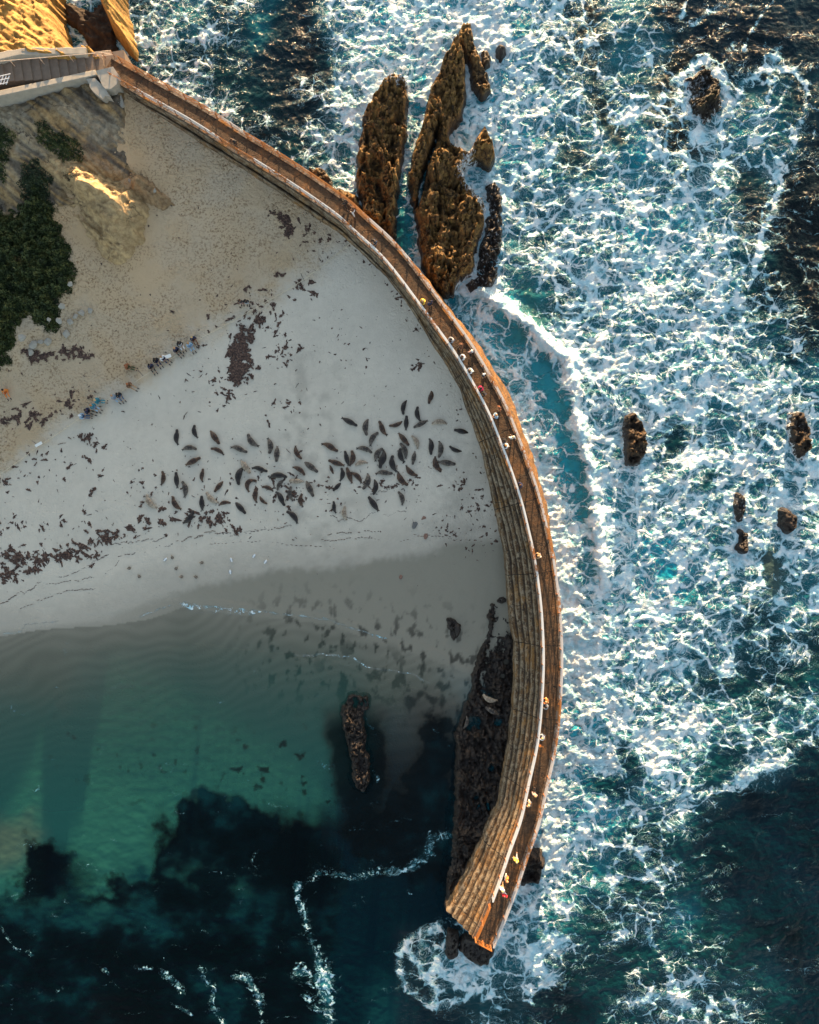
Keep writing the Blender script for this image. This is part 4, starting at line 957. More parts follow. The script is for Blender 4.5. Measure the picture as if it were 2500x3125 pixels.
def shrub(label, poly, hgt, dens, mat, size=0.11, seed=0, cat='shrub', zc=3.5, group=None, gap=0.0):
    rs = np.random.RandomState(seed)
    P = [W(x, y, zc)[:2] for x, y in poly]; xs = [p[0] for p in P]; ys = [p[1] for p in P]
    x0, x1, y0, y1 = min(xs), max(xs), min(ys), max(ys); A = (x1-x0)*(y1-y0); n = int(A*dens*1.15)
    x = rs.uniform(x0-.3, x1+.3, n); y = rs.uniform(y0-.3, y1+.3, n)
    na = min(0.7, 0.16*min(x1-x0, y1-y0)); inset = 0.12 if na < .6 else -0.75; s = poly_sdf(x, y, P)+inset+fbm(x*.8, y*.8, seed, 3)*na
    m = (s > 0) & (fbm(x*1.3, y*1.3, seed+5, 3) > -0.9+gap); x, y, s = x[m], y[m], s[m]
    cx, cy = float(np.mean(xs)), float(np.mean(ys))
    gx = [cliff_h(a, b) for a, b in zip(x, y)]; pxx, pyy = WP(x, y, 2.0); gz = np.maximum(terrain_z(pxx, pyy)[0], gx)
    cl = fbm(x*1.1, y*1.1, seed+9, 4)
    dome = hgt*smooth(-.1, 1.3, s)*(0.65+0.5*cl)
    z = gz+dome*rs.uniform(0.25, 1.0, len(x))**0.5
    m = len(x); sz = size*rs.uniform(.5, 1.5, m)
    a = rs.normal(size=(m,3)); a /= np.linalg.norm(a, axis=1)[:,None]; b = rs.normal(size=(m,3)); b = np.cross(a, b); b /= np.linalg.norm(b, axis=1)[:,None]
    C = np.stack([x-cx, y-cy, z], -1); a *= sz[:,None]; b *= (sz*0.45)[:,None]
    V = np.stack([C-a, C-b, C+a, C+b], 1).reshape(-1, 3); F = np.arange(m*4).reshape(-1, 4)
    root = empty('coastal_shrub', (cx, cy, 0)); tag(root, label, cat, group)
    np_mesh('foliage', V, F, mat, root, smooth_=False)
    tw = MB(); idx = rs.choice(m, min(m, 60), replace=False)
    for k in idx:
        p = Vector(C[k]); g = gz[k]
        q = Vector((rs.uniform(-.02,.02), rs.uniform(-.02,.02), float(np.min(gz))+.1))
        tw.tube([q, (q+p)/2+Vector((0,0,.1)), p], [0.03,0.02,0.008], 5)
    tw.build('branches', M_twig, root)
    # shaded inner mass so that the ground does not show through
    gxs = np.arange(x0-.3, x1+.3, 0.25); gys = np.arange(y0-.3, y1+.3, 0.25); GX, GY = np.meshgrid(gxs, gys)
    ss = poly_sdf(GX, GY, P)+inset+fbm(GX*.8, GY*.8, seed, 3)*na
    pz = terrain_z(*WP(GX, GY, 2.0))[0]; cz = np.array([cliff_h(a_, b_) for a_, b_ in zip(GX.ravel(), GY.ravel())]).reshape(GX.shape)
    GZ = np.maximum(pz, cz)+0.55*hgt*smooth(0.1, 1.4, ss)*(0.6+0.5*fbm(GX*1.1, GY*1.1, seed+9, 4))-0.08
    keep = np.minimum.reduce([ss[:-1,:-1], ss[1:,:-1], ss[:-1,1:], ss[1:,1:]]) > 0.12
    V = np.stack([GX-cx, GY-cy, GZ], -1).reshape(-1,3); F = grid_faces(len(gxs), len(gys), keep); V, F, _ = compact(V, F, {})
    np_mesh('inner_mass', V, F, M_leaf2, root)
    return root
shrub('oval dark green shrub in the middle of the bare cliff slope', [(112,378),(135,374),(175,410),(215,418),(240,445),(236,470),(185,478),(140,458),(110,420)], 0.7, 260, M_leaf, .10, 1, zc=5.5)
shrub('round green shrub cut off by the left edge, above the pale rock', [(-60,370),(10,380),(38,410),(42,450),(20,470),(5,540),(-60,560)], 0.8, 240, M_leaf, .10, 2, zc=5.5)
shrub('thin strip of low green plants in the cliff crevice', [(190,528),(225,535),(255,548),(262,556),(230,556),(200,545)], 0.22, 240, M_leaf2, .07, 3, zc=4.5)
shrub('dark bush in the crevice above the golden cliff nose', [(66,560),(90,510),(130,500),(155,545),(150,600),(160,650),(110,650),(70,610)], 0.8, 240, M_leaf2, .10, 4, zc=4.2)
shrub('largest mass of dark green scrub along the left edge below the cliff', [(x, y) for x, y in SCRUB], 1.6, 230, M_leaf, .13, 5, zc=3.2)
shrub('dry tan bush standing in the large dark green scrub', [(12,770),(45,755),(75,775),(85,810),(70,845),(55,850),(35,820),(18,800)], 1.9, 240, M_dryleaf, .09, 6, zc=4.4, gap=.35)
shrub('small dry bush at the left edge within the large scrub', [(-30,800),(5,805),(12,830),(0,852),(-30,850)], 1.7, 240, M_dryleaf, .08, 7, zc=4.2, gap=.3)

# ------------------------------------------------------------------ boulders and stones
M_stone = simple('pale_boulder_stone', (.36,.34,.30), 0.85, 0.2, 4, 0.6)
M_stone2 = simple('reddish_cobble', (.22,.13,.10), 0.85, 0.25, 6, 0.5)
def boulder(px, py, r, label, mat=M_stone, seed=0, flat=0.6, name='boulder', cat='rock', dz=0.0):
    rs = random.Random(seed); bm = bmesh.new()
    for _ in range(16):
        v = Vector((rs.gauss(0,1), rs.gauss(0,1), rs.gauss(0,1))).normalized()
        bm.verts.new((v.x*r*rs.uniform(.8,1.15), v.y*r*rs.uniform(.7,1.1), v.z*r*flat))
    h = bmesh.ops.convex_hull(bm, input=bm.verts)
    bmesh.ops.delete(bm, geom=[g for g in h['geom_interior'] if isinstance(g, bmesh.types.BMVert)], context='VERTS')
    bmesh.ops.bevel(bm, geom=list(bm.edges), offset=r*0.07, segments=2, affect='EDGES', profile=0.6)
    me = bpy.data.meshes.new(name); bm.to_mesh(me); bm.free(); me.materials.append(mat)
    o = bpy.data.objects.new(name, me); COL.objects.link(o)
    x, y, z = surf(px, py); o.location = (x, y, z+r*flat*0.3+dz); o.rotation_euler = (0, 0, rs.uniform(0, 6))
    return tag(o, label, cat)
for k, (px, py, r, lb) in enumerate([
    (227,875,.30,'pale boulder at the upper right rim of the large scrub'),
    (203,940,.40,'broad pale boulder topmost of the cluster beside the scrub'),
    (251,955,.42,'large pale boulder on the right of the cluster beside the scrub'),
    (233,968,.36,'pale boulder in the middle of the cluster beside the scrub'),
    (216,984,.36,'square pale boulder at the bottom of the cluster beside the scrub'),
    (194,986,.36,'rounded pale boulder half under the edge of the scrub'),
    (163,982,.26,'small pale boulder showing inside the dark scrub'),
    (277,949,.34,'flat tan boulder half buried in the sand right of the cluster'),
    (203,1020,.46,'pale boulder alone at the lower right tip of the scrub'),
    (149,1044,.44,'rounded pale boulder right of the row below the scrub'),
    (126,1049,.40,'pale boulder in the middle of the row below the scrub'),
    (104,1053,.52,'largest pale boulder in the row below the scrub'),
    (82,1038,.46,'pale boulder at the left end of the row below the scrub'),
    (96,1076,.40,'grey pale boulder lying just under the row below the scrub'),
    (400,553,.30,'pale round stone beside the orange lit rock at the cliff foot'),
    (473,584,.26,'small pale stone at the right tip of the grey rock below the cliff')]):
    boulder(px, py, r, lb, seed=k+1, dz=(0.9 if k in (0,1,5,6,12) else 0.1))
boulder(1294, 1583, .30, 'reddish flat stone on the sand close to the terrace, upper one', M_stone2, 51, .3)
boulder(1299, 1637, .33, 'reddish flat stone on the sand close to the terrace, lower one', M_stone2, 52, .3)
boulder(1266, 1603, .40, 'smooth grey stone left of the two reddish stones', simple('grey_cobble', (.14,.14,.14)), 53, .35)
boulder(1222, 1761, .26, 'brown stone alone on the wet sand right of centre', M_stone2, 54, .35)

# ------------------------------------------------------------------ kelp on the beach
def kelp_mat():
    t = NT('stranded_kelp'); p = t.pos(); n = t.noise(p, 6, 5, 0.7)
    return t.done(t.ramp(n, [(0.36,(.018,.010,.008)),(0.5,(.060,.030,.024)),(0.64,(.20,.12,.085))]), 0.7, t.bump(n, 1.0, 0.08))
M_kelp = kelp_mat()
def kelp_bits(bits, seed=0):
    """bits: (x, y, z, radius, elongation, angle); ragged low heaps, returns verts, faces"""
    rs = np.random.RandomState(seed); V = []; F = []
    for (x, y, z, r, el, an) in bits:
        n = 22 if r > 0.12 else 10; ph = rs.uniform(0, 6.28, 4); o = len(V)
        ca, sa = math.cos(an), math.sin(an); rad = []
        for k in range(n):
            th = 6.2832*k/n; rr = r*(1+0.28*math.sin(2*th+ph[0])+0.24*math.sin(3*th+ph[1])+0.22*math.sin(5*th+ph[2])+0.16*math.sin(8*th+ph[3])+rs.uniform(-.25,.25)); rad.append(max(rr, r*.25))
        for sc, h in ((1.0, -0.02), (0.93, 0.3), (0.5, 0.9)):
            for k in range(n):
                th = 6.2832*k/n; rr = rad[k]*sc; lx = rr*math.cos(th)*el; ly = rr*math.sin(th)/el**.5
                V.append((x+lx*ca-ly*sa, y+lx*sa+ly*ca, z+h*min(r*0.4, .10)*rs.uniform(.7, 1.2)))
        V.append((x, y, z+min(r*.4, .10)))
        for j in range(2):
            for k in range(n): F.append((o+j*n+k, o+j*n+(k+1) % n, o+(j+1)*n+(k+1) % n, o+(j+1)*n+k))
        for k in range(n): F.append((o+2*n+k, o+2*n+(k+1) % n, o+3*n))
    return V, F
def kelp_heap(label, spine, r, n, seed, name='kelp_heap'):
    rs = random.Random(seed); bits = []; pts = catmull(spine, 6) if len(spine) > 2 else [np.array(p, float) for p in (spine if len(spine) > 1 else spine*2)]
    for k in range(n):
        a = pts[rs.randrange(len(pts))]; rr = r*rs.uniform(.18, .5)
        qx = a[0]+rs.gauss(0, r*15); qy = a[1]+rs.gauss(0, r*15)
        x, y, z = ground(qx, qy); bits.append((x, y, z+rs.uniform(0, .05), rr, rs.uniform(1, 1.7), rs.uniform(0, 3.14)))
    cx = float(np.mean([b[0] for b in bits])); cy = float(np.mean([b[1] for b in bits])); cz = float(np.mean([b[2] for b in bits]))
    V, F = kelp_bits([(x-cx, y-cy, z-cz, r_, e, a) for x, y, z, r_, e, a in bits], seed)
    o = mesh_obj(name, V, F, M_kelp); o.location = (cx, cy, cz); return tag(o, label, 'seaweed')
kelp_heap('largest maroon kelp heap in the middle of the upper beach', [(735,1035),(728,1080),(722,1120),(715,1150)], .95, 70, 1)
kelp_heap('curved kelp trail hooking around the lower right of the largest heap', [(768,1105),(775,1130),(765,1155),(745,1170),(715,1185),(698,1215)], .42, 22, 2)
kelp_heap('wide kelp heap just below the rope, above the largest heap', [(745,990),(770,985),(798,965)], .55, 16, 3)
kelp_heap('branching kelp heap high on the beach near the wall', [(840,650),(865,665),(885,685),(880,705),(870,720)], .50, 44, 4)
kelp_heap('kelp strand hanging in an S right of the branching heap', [(930,630),(943,650),(935,690),(942,705),(930,720)], .3, 14, 5)
kelp_heap('kelp heap lying right against the stake on the rope, on its left', [(905,850),(913,868),(920,880)], .36, 10, 6)
kelp_heap('kelp heap just right of the stake on the rope', [(955,865),(958,895)], .42, 12, 7)
kelp_heap('oval kelp heap left of the stake and above the rope', [(848,835),(862,842)], .38, 8, 8)
kelp_heap('kelp heap under the rope midway between the heaps', [(828,930),(826,950)], .36, 9, 9)
kelp_heap('branching black kelp heap on the left of the beach below the seated people', [(240,1325),(255,1345),(275,1330),(268,1355)], .40, 16, 10)
kelp_heap('long kelp heap pointing down to the right, below the left branching heap', [(295,1352),(315,1365),(320,1372)], .32, 9, 11)
kelp_heap('kelp heap at the far left edge, level with the seals', [(0,1470),(16,1473),(30,1468)], .40, 10, 12)
kelp_heap('ragged kelp heap halfway down the left beach', [(290,1485),(284,1500),(275,1508)], .30, 10, 13)
kelp_heap('dark kelp heap in the drift line near its right end', [(315,1645),(330,1635),(345,1630),(370,1625)], .40, 16, 14)
kelp_heap('dark kelp heap in the middle of the left drift line', [(185,1700),(205,1690),(220,1675)], .42, 16, 15)
kelp_heap('kelp heap in the drift line near the left edge', [(100,1712),(120,1708),(138,1700)], .42, 15, 16)
kelp_heap('black kelp heap cut by the left edge in the drift line', [(0,1750),(16,1740),(28,1738)], .45, 15, 17)
kelp_heap('forked kelp heap lowest in the drift line', [(285,1700),(300,1700),(302,1685)], .32, 12, 18)
kelp_heap('big brown kelp heap on the sand close to the wall, shaped like a ray', [(1262,1118),(1275,1110),(1282,1118)], .46, 9, 19)
kelp_heap('black kelp cluster on the lower right of the herd', [(1385,1485),(1400,1490),(1410,1480)], .36, 10, 20)
def kelp_litter():
    rs = np.random.RandomState(5); B = []
    def put(qx, qy, r, el=None, an=None): B.append((qx, qy, r, el or rs.uniform(1, 2.0), rs.uniform(0, 3.14) if an is None else an))
    def along(pts, spread, n, r0, r1):
        P = catmull(pts, 8)
        for _ in range(n):
            i = rs.randint(len(P)-1); a = P[i]+(P[i+1]-P[i])*rs.rand(); put(a[0]+rs.normal()*spread, a[1]+rs.normal()*spread*.7, r0+(r1-r0)*rs.rand()**2.2)
    along([(-20,1700),(60,1700),(130,1690),(200,1690),(260,1670),(330,1640),(420,1610),(540,1590),(640,1595),(740,1600)], 24, 230, .05, .34)
    along([(-10,1780),(60,1750),(120,1710)], 22, 50, .06, .34); along([(-10,1610),(80,1600),(180,1590),(260,1590)], 30, 40, .04, .22)
    along([(20,1460),(150,1400),(300,1420),(400,1460)], 60, 60, .04, .20)
    along([(0,1290),(80,1270),(150,1260)], 25, 40, .08, .36); along([(190,1235),(240,1220),(280,1200)], 20, 24, .08, .30)
    along([(180,1080),(230,1070),(270,1070),(160,1100)], 16, 34, .06, .32); along([(90,1085),(140,1085)], 16, 22, .08, .34)
    along([(620,1060),(720,960),(830,900)], 45, 60, .05, .22); along([(820,950),(860,1010),(880,1080),(840,1090)], 28, 55, .05, .22)
    along([(640,1090),(680,1180),(690,1250)], 24, 36, .05, .24); along([(850,1220),(870,1250),(840,1300)], 18, 22, .05, .2)
    along([(860,650),(960,730),(1010,750)], 30, 34, .05, .2); along([(1000,960),(1080,1060),(1120,1130)], 50, 36, .03, .12)
    along([(430,1480),(700,1500),(1000,1500),(1300,1440)], 60, 230, .03, .17); along([(780,1440),(900,1500),(1000,1500)], 30, 50, .05, .24)
    along([(1380,1450),(1450,1540),(1500,1660)], 30, 90, .03, .16); along([(1330,1560),(1400,1640),(1450,1690)], 30, 60, .03, .14)
    along([(1120,1480),(1200,1480),(1280,1470)], 10, 46, .05, .14)
    along([(880,600),(1000,690),(1180,860),(1290,1050),(1400,1260),(1470,1450),(1520,1680)], 9, 90, .04, .14)
    for _ in range(650):
        qx = rs.uniform(0, 1500); qy = rs.uniform(950, 1650); put(qx, qy, .015+.07*rs.rand()**2, rs.uniform(1, 3.2))
    for _ in range(60): put(rs.uniform(250, 1000), rs.uniform(600, 950), rs.uniform(.03, .10))
    for _ in range(50): put(rs.uniform(0, 1450), rs.uniform(1640, 1850), rs.uniform(.02, .04))
    for pts in ([(0,1842),(50,1812),(90,1800),(130,1772),(200,1755),(270,1725),(330,1695)], [(130,1782),(250,1770),(330,1745),(365,1712)], [(60,1855),(200,1802),(300,1792),(372,1757)],
                [(330,1662),(420,1655),(500,1640)], [(360,1700),(440,1680),(560,1650),(620,1628)], [(625,1628),(700,1625),(790,1618)], [(700,1635),(850,1610),(890,1605)],
                [(1008,1575),(1040,1585),(1062,1580),(1100,1592),(1128,1568),(1180,1570),(1240,1560)], [(1000,1632),(1100,1622),(1250,1632),(1400,1640)], [(980,1645),(1100,1640),(1250,1650)], [(640,1660),(800,1655),(1000,1665)],
                [(1470,1730),(1490,1740),(1510,1760)], [(1155,1500),(1180,1490),(1200,1480)]):
        P = catmull(pts, 14); w_ = 0
        for a, b in zip(P[:-1], P[1:]):
            w_ = w_*.8+rs.normal()*2.0
            if rs.rand() < 0.85:
                an = math.atan2(-(b-a)[1], (b-a)[0]); L = float(np.hypot(*(b-a)))/PPM
                put(a[0]+(b-a)[0]*.5, a[1]+w_, max(.018, min(L*0.40, .05)), 2.6, an)
    out = []
    for qx, qy, r, el, an in B: 
        x, y, z = ground(qx, qy)
        if z > 0.02: out.append((x, y, z, r, el, an))
    V, F = kelp_bits(out, 3); o = mesh_obj('kelp_litter', V, F, M_kelp)
    tag(o, 'scattered scraps of dark kelp strewn over the whole beach and along the drift lines', 'seaweed', kind='stuff')
kelp_litter()

# ------------------------------------------------------------------ rope with stakes and board
def build_rope():
    root = empty('boundary_rope', ground(600, 1045)); tag(root, 'pale rope stretched diagonally across the beach from the left edge to the wall', 'rope')
    Mr = simple('rope_fibre', (.62,.55,.42), 0.9, 0.2, 20); m = MB(); P = []
    for (ax, ay), (bx, by) in zip(ROPE[:-1], ROPE[1:]):
        for k in range(6):
            f = k/6; x, y, z = ground(ax+(bx-ax)*f, ay+(by-ay)*f); P.append(Vector((x, y, z+0.25-0.18*math.sin(math.pi*f)))-Vector(root.location))
    x, y, z = ground(1090, 728); P.append(Vector((x, y, z+.25))-Vector(root.location))
    m.tube(P, 0.028, 6); m.build('rope', Mr, root, True)
    Ms = simple('stake_metal', (.14,.13,.12), 0.6)
    for k, (qx, qy) in enumerate([(930,860),(440,1152),(120,1364)]):
        x, y, z = ground(qx, qy); m = MB()
        m.tube([Vector((x, y, z-.2))-Vector(root.location), Vector((x-.25, y+.55, z+1.0))-Vector(root.location)], 0.03, 8); m.build('stake', Ms, root)
build_rope()
Mw = simple('white_board_paint', (.82,.84,.82), 0.5, 0.05)
def board(px, py, rz, label, sz=(.62,.34)):
    x, y, z = ground(px, py); o = empty('sign_board', (x, y, z), rz); tag(o, label, 'sign')
    m = MB(); m.box((0,0,.42), (sz[0], sz[1], .035)); m.build('panel', Mw, o)
    m = MB(); m.box((-.25,-.1,.2), (.04,.04,.42)); m.box((.25,-.1,.2), (.04,.04,.42)); m.build('leg', simple('sign_leg', (.3,.27,.22)), o)
board(124, 1357, .5, 'white board on the rope at the left part of the beach', (.75, .28))
board(517, 1090, .35, 'white folding board on the rope right of the tan haired person')

# ------------------------------------------------------------------ seals
def seal_mat(name, back, spot, belly, sc=4.5):
    t = NT(name); p = t.objc(); n = t.noise(p, sc, 5, 0.7); v = t.voro(t.vmath('ADD', p, t.vmath('SCALE', t.noise(p, 3, 2, out=1), scale=.4)), 11.0)
    c = t.mix(t.mr(n, 0.45, 0.58), back, belly); c = t.mix(t.mr(v, 0.30, 0.12), c, spot)
    return t.done(c, 0.36, t.bump(n, 0.6, 0.03))
SM = [seal_mat('seal_fur_black', (.009,.006,.006), (.004,.0035,.0035), (.032,.022,.018)),
      seal_mat('seal_fur_brown', (.026,.012,.007), (.008,.005,.004), (.10,.05,.026)),
      seal_mat('seal_fur_grey', (.030,.023,.019), (.008,.006,.005), (.13,.105,.085)),
      seal_mat('seal_fur_pale', (.24,.185,.135), (.07,.05,.035), (.42,.35,.27))]
M_eye = simple('animal_eye', (.01,.01,.01), 0.2)
def seal_mesh(name, bend, sbend=0.0):
    """harbour seal lying on its belly, nose towards +Y, 1.6 m long, bodies fused into one surface"""
    bm = bmesh.new()
    prof = [(0.0,.070,.050),(.03,.100,.070),(.07,.115,.085),(.12,.122,.094),(.17,.122,.096),(.22,.138,.110),(.30,.180,.140),(.40,.205,.160),(.50,.212,.165),(.60,.205,.158),(.70,.180,.138),(.80,.138,.105),(.88,.095,.070),(.94,.062,.044),(.98,.040,.028)]
    L = 1.62; n = 16; rings = []
    def axis_(s):
        t_ = s-0.45; x = bend*t_*t_*L*1.3+sbend*(t_**3)*3.0; y = (0.45-s)*L*(1-0.35*abs(bend)*t_*t_*4*abs(bend)*.3)
        return x, y
    def fr(s):
        x0, y0 = axis_(s-.01); x1, y1 = axis_(s+.01); d = Vector((x0-x1, y0-y1, 0)).normalized(); return d, Vector((d.y, -d.x, 0))
    for s, rw, rh in prof:
        x, y = axis_(s); d, nrm = fr(s); z = rh*0.92+(0.055 if s < .2 else 0.055*max(0, (.35-s)/.15) if s < .35 else 0)
        ring = []
        for k in range(n):
            th = 2*math.pi*k/n; cz = math.sin(th); cw = math.cos(th)*rw*1.22; h = rh*cz*(1.0 if cz > 0 else 0.9)
            ring.append(bm.verts.new((x+nrm.x*cw, y+nrm.y*cw, z+h)))
        rings.append(ring)
    for a, b in zip(rings[:-1], rings[1:]):
        for k in range(n): bm.faces.new((a[k], a[(k+1) % n], b[(k+1) % n], b[k]))
    bm.faces.new(rings[0][::-1]); bm.faces.new(rings[-1])
    def flip(s, side, ln, wd, ang, z):
        x, y = axis_(s); d, nrm = fr(s); r_ = np.interp(s, [p[0] for p in prof], [p[1] for p in prof])
        o = Vector((x, y, 0))+nrm*side*r_*0.75; back = -d; dr = (back*math.cos(ang)+nrm*side*math.sin(ang)).normalized(); pe = Vector((dr.y, -dr.x, 0))
        R_ = []
        for f, w_, t_ in ((0,.7,.028),(.35,1.0,.024),(.7,1.0,.018),(.95,.75,.012),(1.05,.35,.008)):
            c = o+dr*ln*f; rr = []
            for k in range(8):
                th = 2*math.pi*k/8; rr.append(bm.verts.new((c.x+pe.x*math.cos(th)*wd*w_/2, c.y+pe.y*math.cos(th)*wd*w_/2, z+t_+math.sin(th)*t_)))
            R_.append(rr)
        for a, b in zip(R_[:-1], R_[1:]):
            for k in range(8): bm.faces.new((a[k], a[(k+1) % 8], b[(k+1) % 8], b[k]))
        bm.faces.new(R_[0][::-1]); bm.faces.new(R_[-1])
    flip(.94, 1, .15, .10, .30, .015); flip(.94, -1, .15, .10, .30, .015)
    flip(.33, 1, .17, .09, .45, .02); flip(.33, -1, .17, .09, .45, .02)
    # muzzle
    x, y = axis_(0.015); d, nrm = fr(.015)
    bmesh.ops.create_uvsphere(bm, u_segments=10, v_segments=8, radius=.042, matrix=Matrix.Translation((x+nrm.x*.02, y+nrm.y*.02, .085)))
    bmesh.ops.create_uvsphere(bm, u_segments=10, v_segments=8, radius=.042, matrix=Matrix.Translation((x-nrm.x*.02, y-nrm.y*.02, .085)))
    bmesh.ops.recalc_face_normals(bm, faces=bm.faces)
    me = bpy.data.meshes.new(name); bm.to_mesh(me); bm.free()
    tmp = bpy.data.objects.new('tmp', me); COL.objects.link(tmp)
    md = tmp.modifiers.new('r', 'REMESH'); md.mode = 'VOXEL'; md.voxel_size = 0.022
    sm_ = tmp.modifiers.new('s', 'SMOOTH'); sm_.factor = .5; sm_.iterations = 2
    dg = bpy.context.evaluated_depsgraph_get(); dg.update(); me2 = bpy.data.meshes.new_from_object(tmp.evaluated_get(dg))
    bpy.data.objects.remove(tmp); me2.name = name
    me2.polygons.foreach_set('use_smooth', [True]*len(me2.polygons)); me2.materials.clear(); me2.materials.append(SM[1])
    # eyes
    e = MB(); x, y = axis_(.075); d, nrm = fr(.075)
    for sgn in (1, -1): e.blob((x+nrm.x*.062*sgn, y+nrm.y*.062*sgn, .165), (.013,.013,.013), 8, 6)
    me3 = bpy.data.meshes.new(name+'_eyes'); me3.from_pydata(e.v, [], e.f); me3.materials.append(M_eye)
    return me2, me3
SEALM = [seal_mesh('seal_straight', 0.0), seal_mesh('seal_left', 0.45), seal_mesh('seal_right', -0.45), seal_mesh('seal_s', 0.1, 0.5), seal_mesh('seal_curl', 1.3)]
# tile origin, then tail/head ends of every animal (x1,y1,x2,y2,coat,shape), measured on 2.76x enlargements
SEALS = []
def tile(ox, oy, rows):
    for r in rows: SEALS.append((ox+r[0]/2.76, oy+r[1]/2.76, ox+r[2]/2.76, oy+r[3]/2.76, r[4], r[5] if len(r) > 5 else -1))
tile(0, 1250, [(1478,288,1500,160,0),(1645,238,1628,125,0),(1540,318,1668,322,2),(1570,465,1698,402,1),(1378,635,1382,510,1),(1495,655,1485,518,0),(1578,732,1550,592,2),
 (1690,602,1718,492,1),(1300,840,1220,718,3),(1505,850,1442,732,1),(1705,845,1700,718,0),(1565,968,1648,850,0)])
tile(625, 1250, [(50,180,130,298,1),(165,362,50,315,1),(235,300,365,368,2),(432,322,348,208,2),(555,242,560,380,2),(612,312,605,448,2),(748,315,810,430,1),(305,430,388,545,3),
 (300,480,270,642,0),(412,475,535,528,0),(548,550,705,555,0),(755,470,858,548,1),(840,440,960,532,2),(330,650,412,570,1,4),(155,605,78,700,1),(580,672,480,640,1),(415,775,440,650,1),
 (100,798,0,700,3),(118,790,225,775,1,1),(258,778,352,882,0),(455,738,525,805,1,2),(832,605,705,600,3),(655,585,600,680,2),(620,685,672,820,0),(720,768,715,640,2),(805,815,808,702,1),
 (855,600,920,742,2),(795,940,695,840,0),(1160,72,1292,142,0),(1355,78,1350,228,2),(1512,220,1472,88,1),(1378,292,1455,178,2),(1668,115,1550,150,1),(1695,168,1700,45,0),(1682,-80,1660,50,0),
 (1635,200,1725,310,1),(1712,400,1655,270,2),(1005,272,1125,362,1),(1290,308,1422,355,2),(1420,420,1493,312,2),(1210,468,1180,340,0),(1245,472,1255,338,1),(1170,470,1035,425,1),(1365,432,1260,462,3),
 (1530,352,1465,500,0),(1590,525,1565,380,0),(1660,445,1632,322,0),(1055,470,1085,545,1),(1160,600,1165,485,0),(1238,615,1195,480,1),(1332,602,1235,515,1),(1450,520,1590,545,2),(1395,545,1345,685,2),
 (1450,592,1432,728,0),(1148,615,1078,690,0),(1610,540,1705,655,1),(1460,850,1375,725,0),(1682,795,1640,680,2),(1088,868,1090,765,0),(1175,928,1170,808,3)])
tile(1250, 1250, [(70,95,55,-30,0),(148,95,28,155,2),(310,98,180,108,3),(492,195,368,170,0),(85,318,25,210,3),(190,250,175,388,0),(270,268,258,415,2),(430,365,325,315,0),(45,355,25,470,2),
 (195,405,255,540,1),(248,440,395,462,2),(-40,490,65,575,1),(462,575,460,640,1)])
tile(1250, 625, [(200,1570,155,1680,1,3)])
for a in [(1513,2144,1469,2123,3),(1521,2180,1479,2156,2),(1422,2222,1429,2183,2)]: SEALS.append((*a, -1))
SHN = ['black', 'brown', 'mottled grey', 'pale']
ANCH = [((459,1532),"the white seal at the herd's left end"),((750,1427),'the pale seal on the left of the herd'),((643,1521),'the pale seal low on the left'),((904,1468),'the pale horizontal seal in mid herd'),
        ((1049,1590),'the lone pale seal nearest the water'),((1339,1287),'the pale seal near the top right'),((1270,1345),'the pale seal on the right edge'),((1100,1412),'the pale seal in the dense centre'),
        ((1315,1214),'the topmost seal of the herd'),((1408,1316),'the rightmost seal of the herd'),((528,1325),'the black seal at the top left')]
ORD = ['nearest', 'second nearest', 'third nearest', 'fourth nearest', 'fifth nearest', 'sixth nearest', 'seventh nearest', 'eighth nearest', 'ninth nearest', 'tenth nearest']
mid = [((a[0]+a[2])/2, (a[1]+a[3])/2) for a in SEALS]
used = {}
special = {}
for (ax, ay), nm in ANCH:
    k = min(range(len(mid)), key=lambda i: (mid[i][0]-ax)**2+(mid[i][1]-ay)**2); special[k] = nm.replace('the ', '', 1)
def seal_label(k):
    a = SEALS[k]; sh = SHN[a[4]]
    if k in special: return 'single harbour seal: '+special[k]
    if k >= len(SEALS)-3: return ['pale seal lying on the dark reef shelf, upper one', 'grey seal lying on the dark reef shelf, middle one', 'dark grey seal at the left rim of the reef shelf'][k-len(SEALS)+3]
    best = []
    for (ax, ay), nm in ANCH:
        def quad(i):
            dx, dy = mid[i][0]-ax, mid[i][1]-ay; 
            if dx*dx+dy*dy < 100: return None
            return ('right' if dx > 0 else 'left') if abs(dx) > abs(dy) else ('below' if dy > 0 else 'above')
        q = quad(k)
        if q is None: continue
        sel = sorted([i for i in range(len(SEALS)-3) if quad(i) == q and SEALS[i][4] == a[4] and i not in special], key=lambda i: (mid[i][0]-ax)**2+(mid[i][1]-ay)**2)
        best.append((sel.index(k), np.hypot(mid[k][0]-ax, mid[k][1]-ay), q, nm))
    for r, d, q, nm in sorted(best):
        rel = {'right': 'to the right of', 'left': 'to the left of', 'below': 'below', 'above': 'above'}[q]
        lb = f"{sh} seal, {ORD[min(r,9)]} {sh} one {rel} {nm}"
        if len(lb.split()) > 16: lb = f"{sh} seal, {ORD[min(r,9)]} such {rel} {nm}"
        if len(lb.split()) > 16: continue
        if lb not in used: used[lb] = 1; return lb
    return f"{sh} seal"
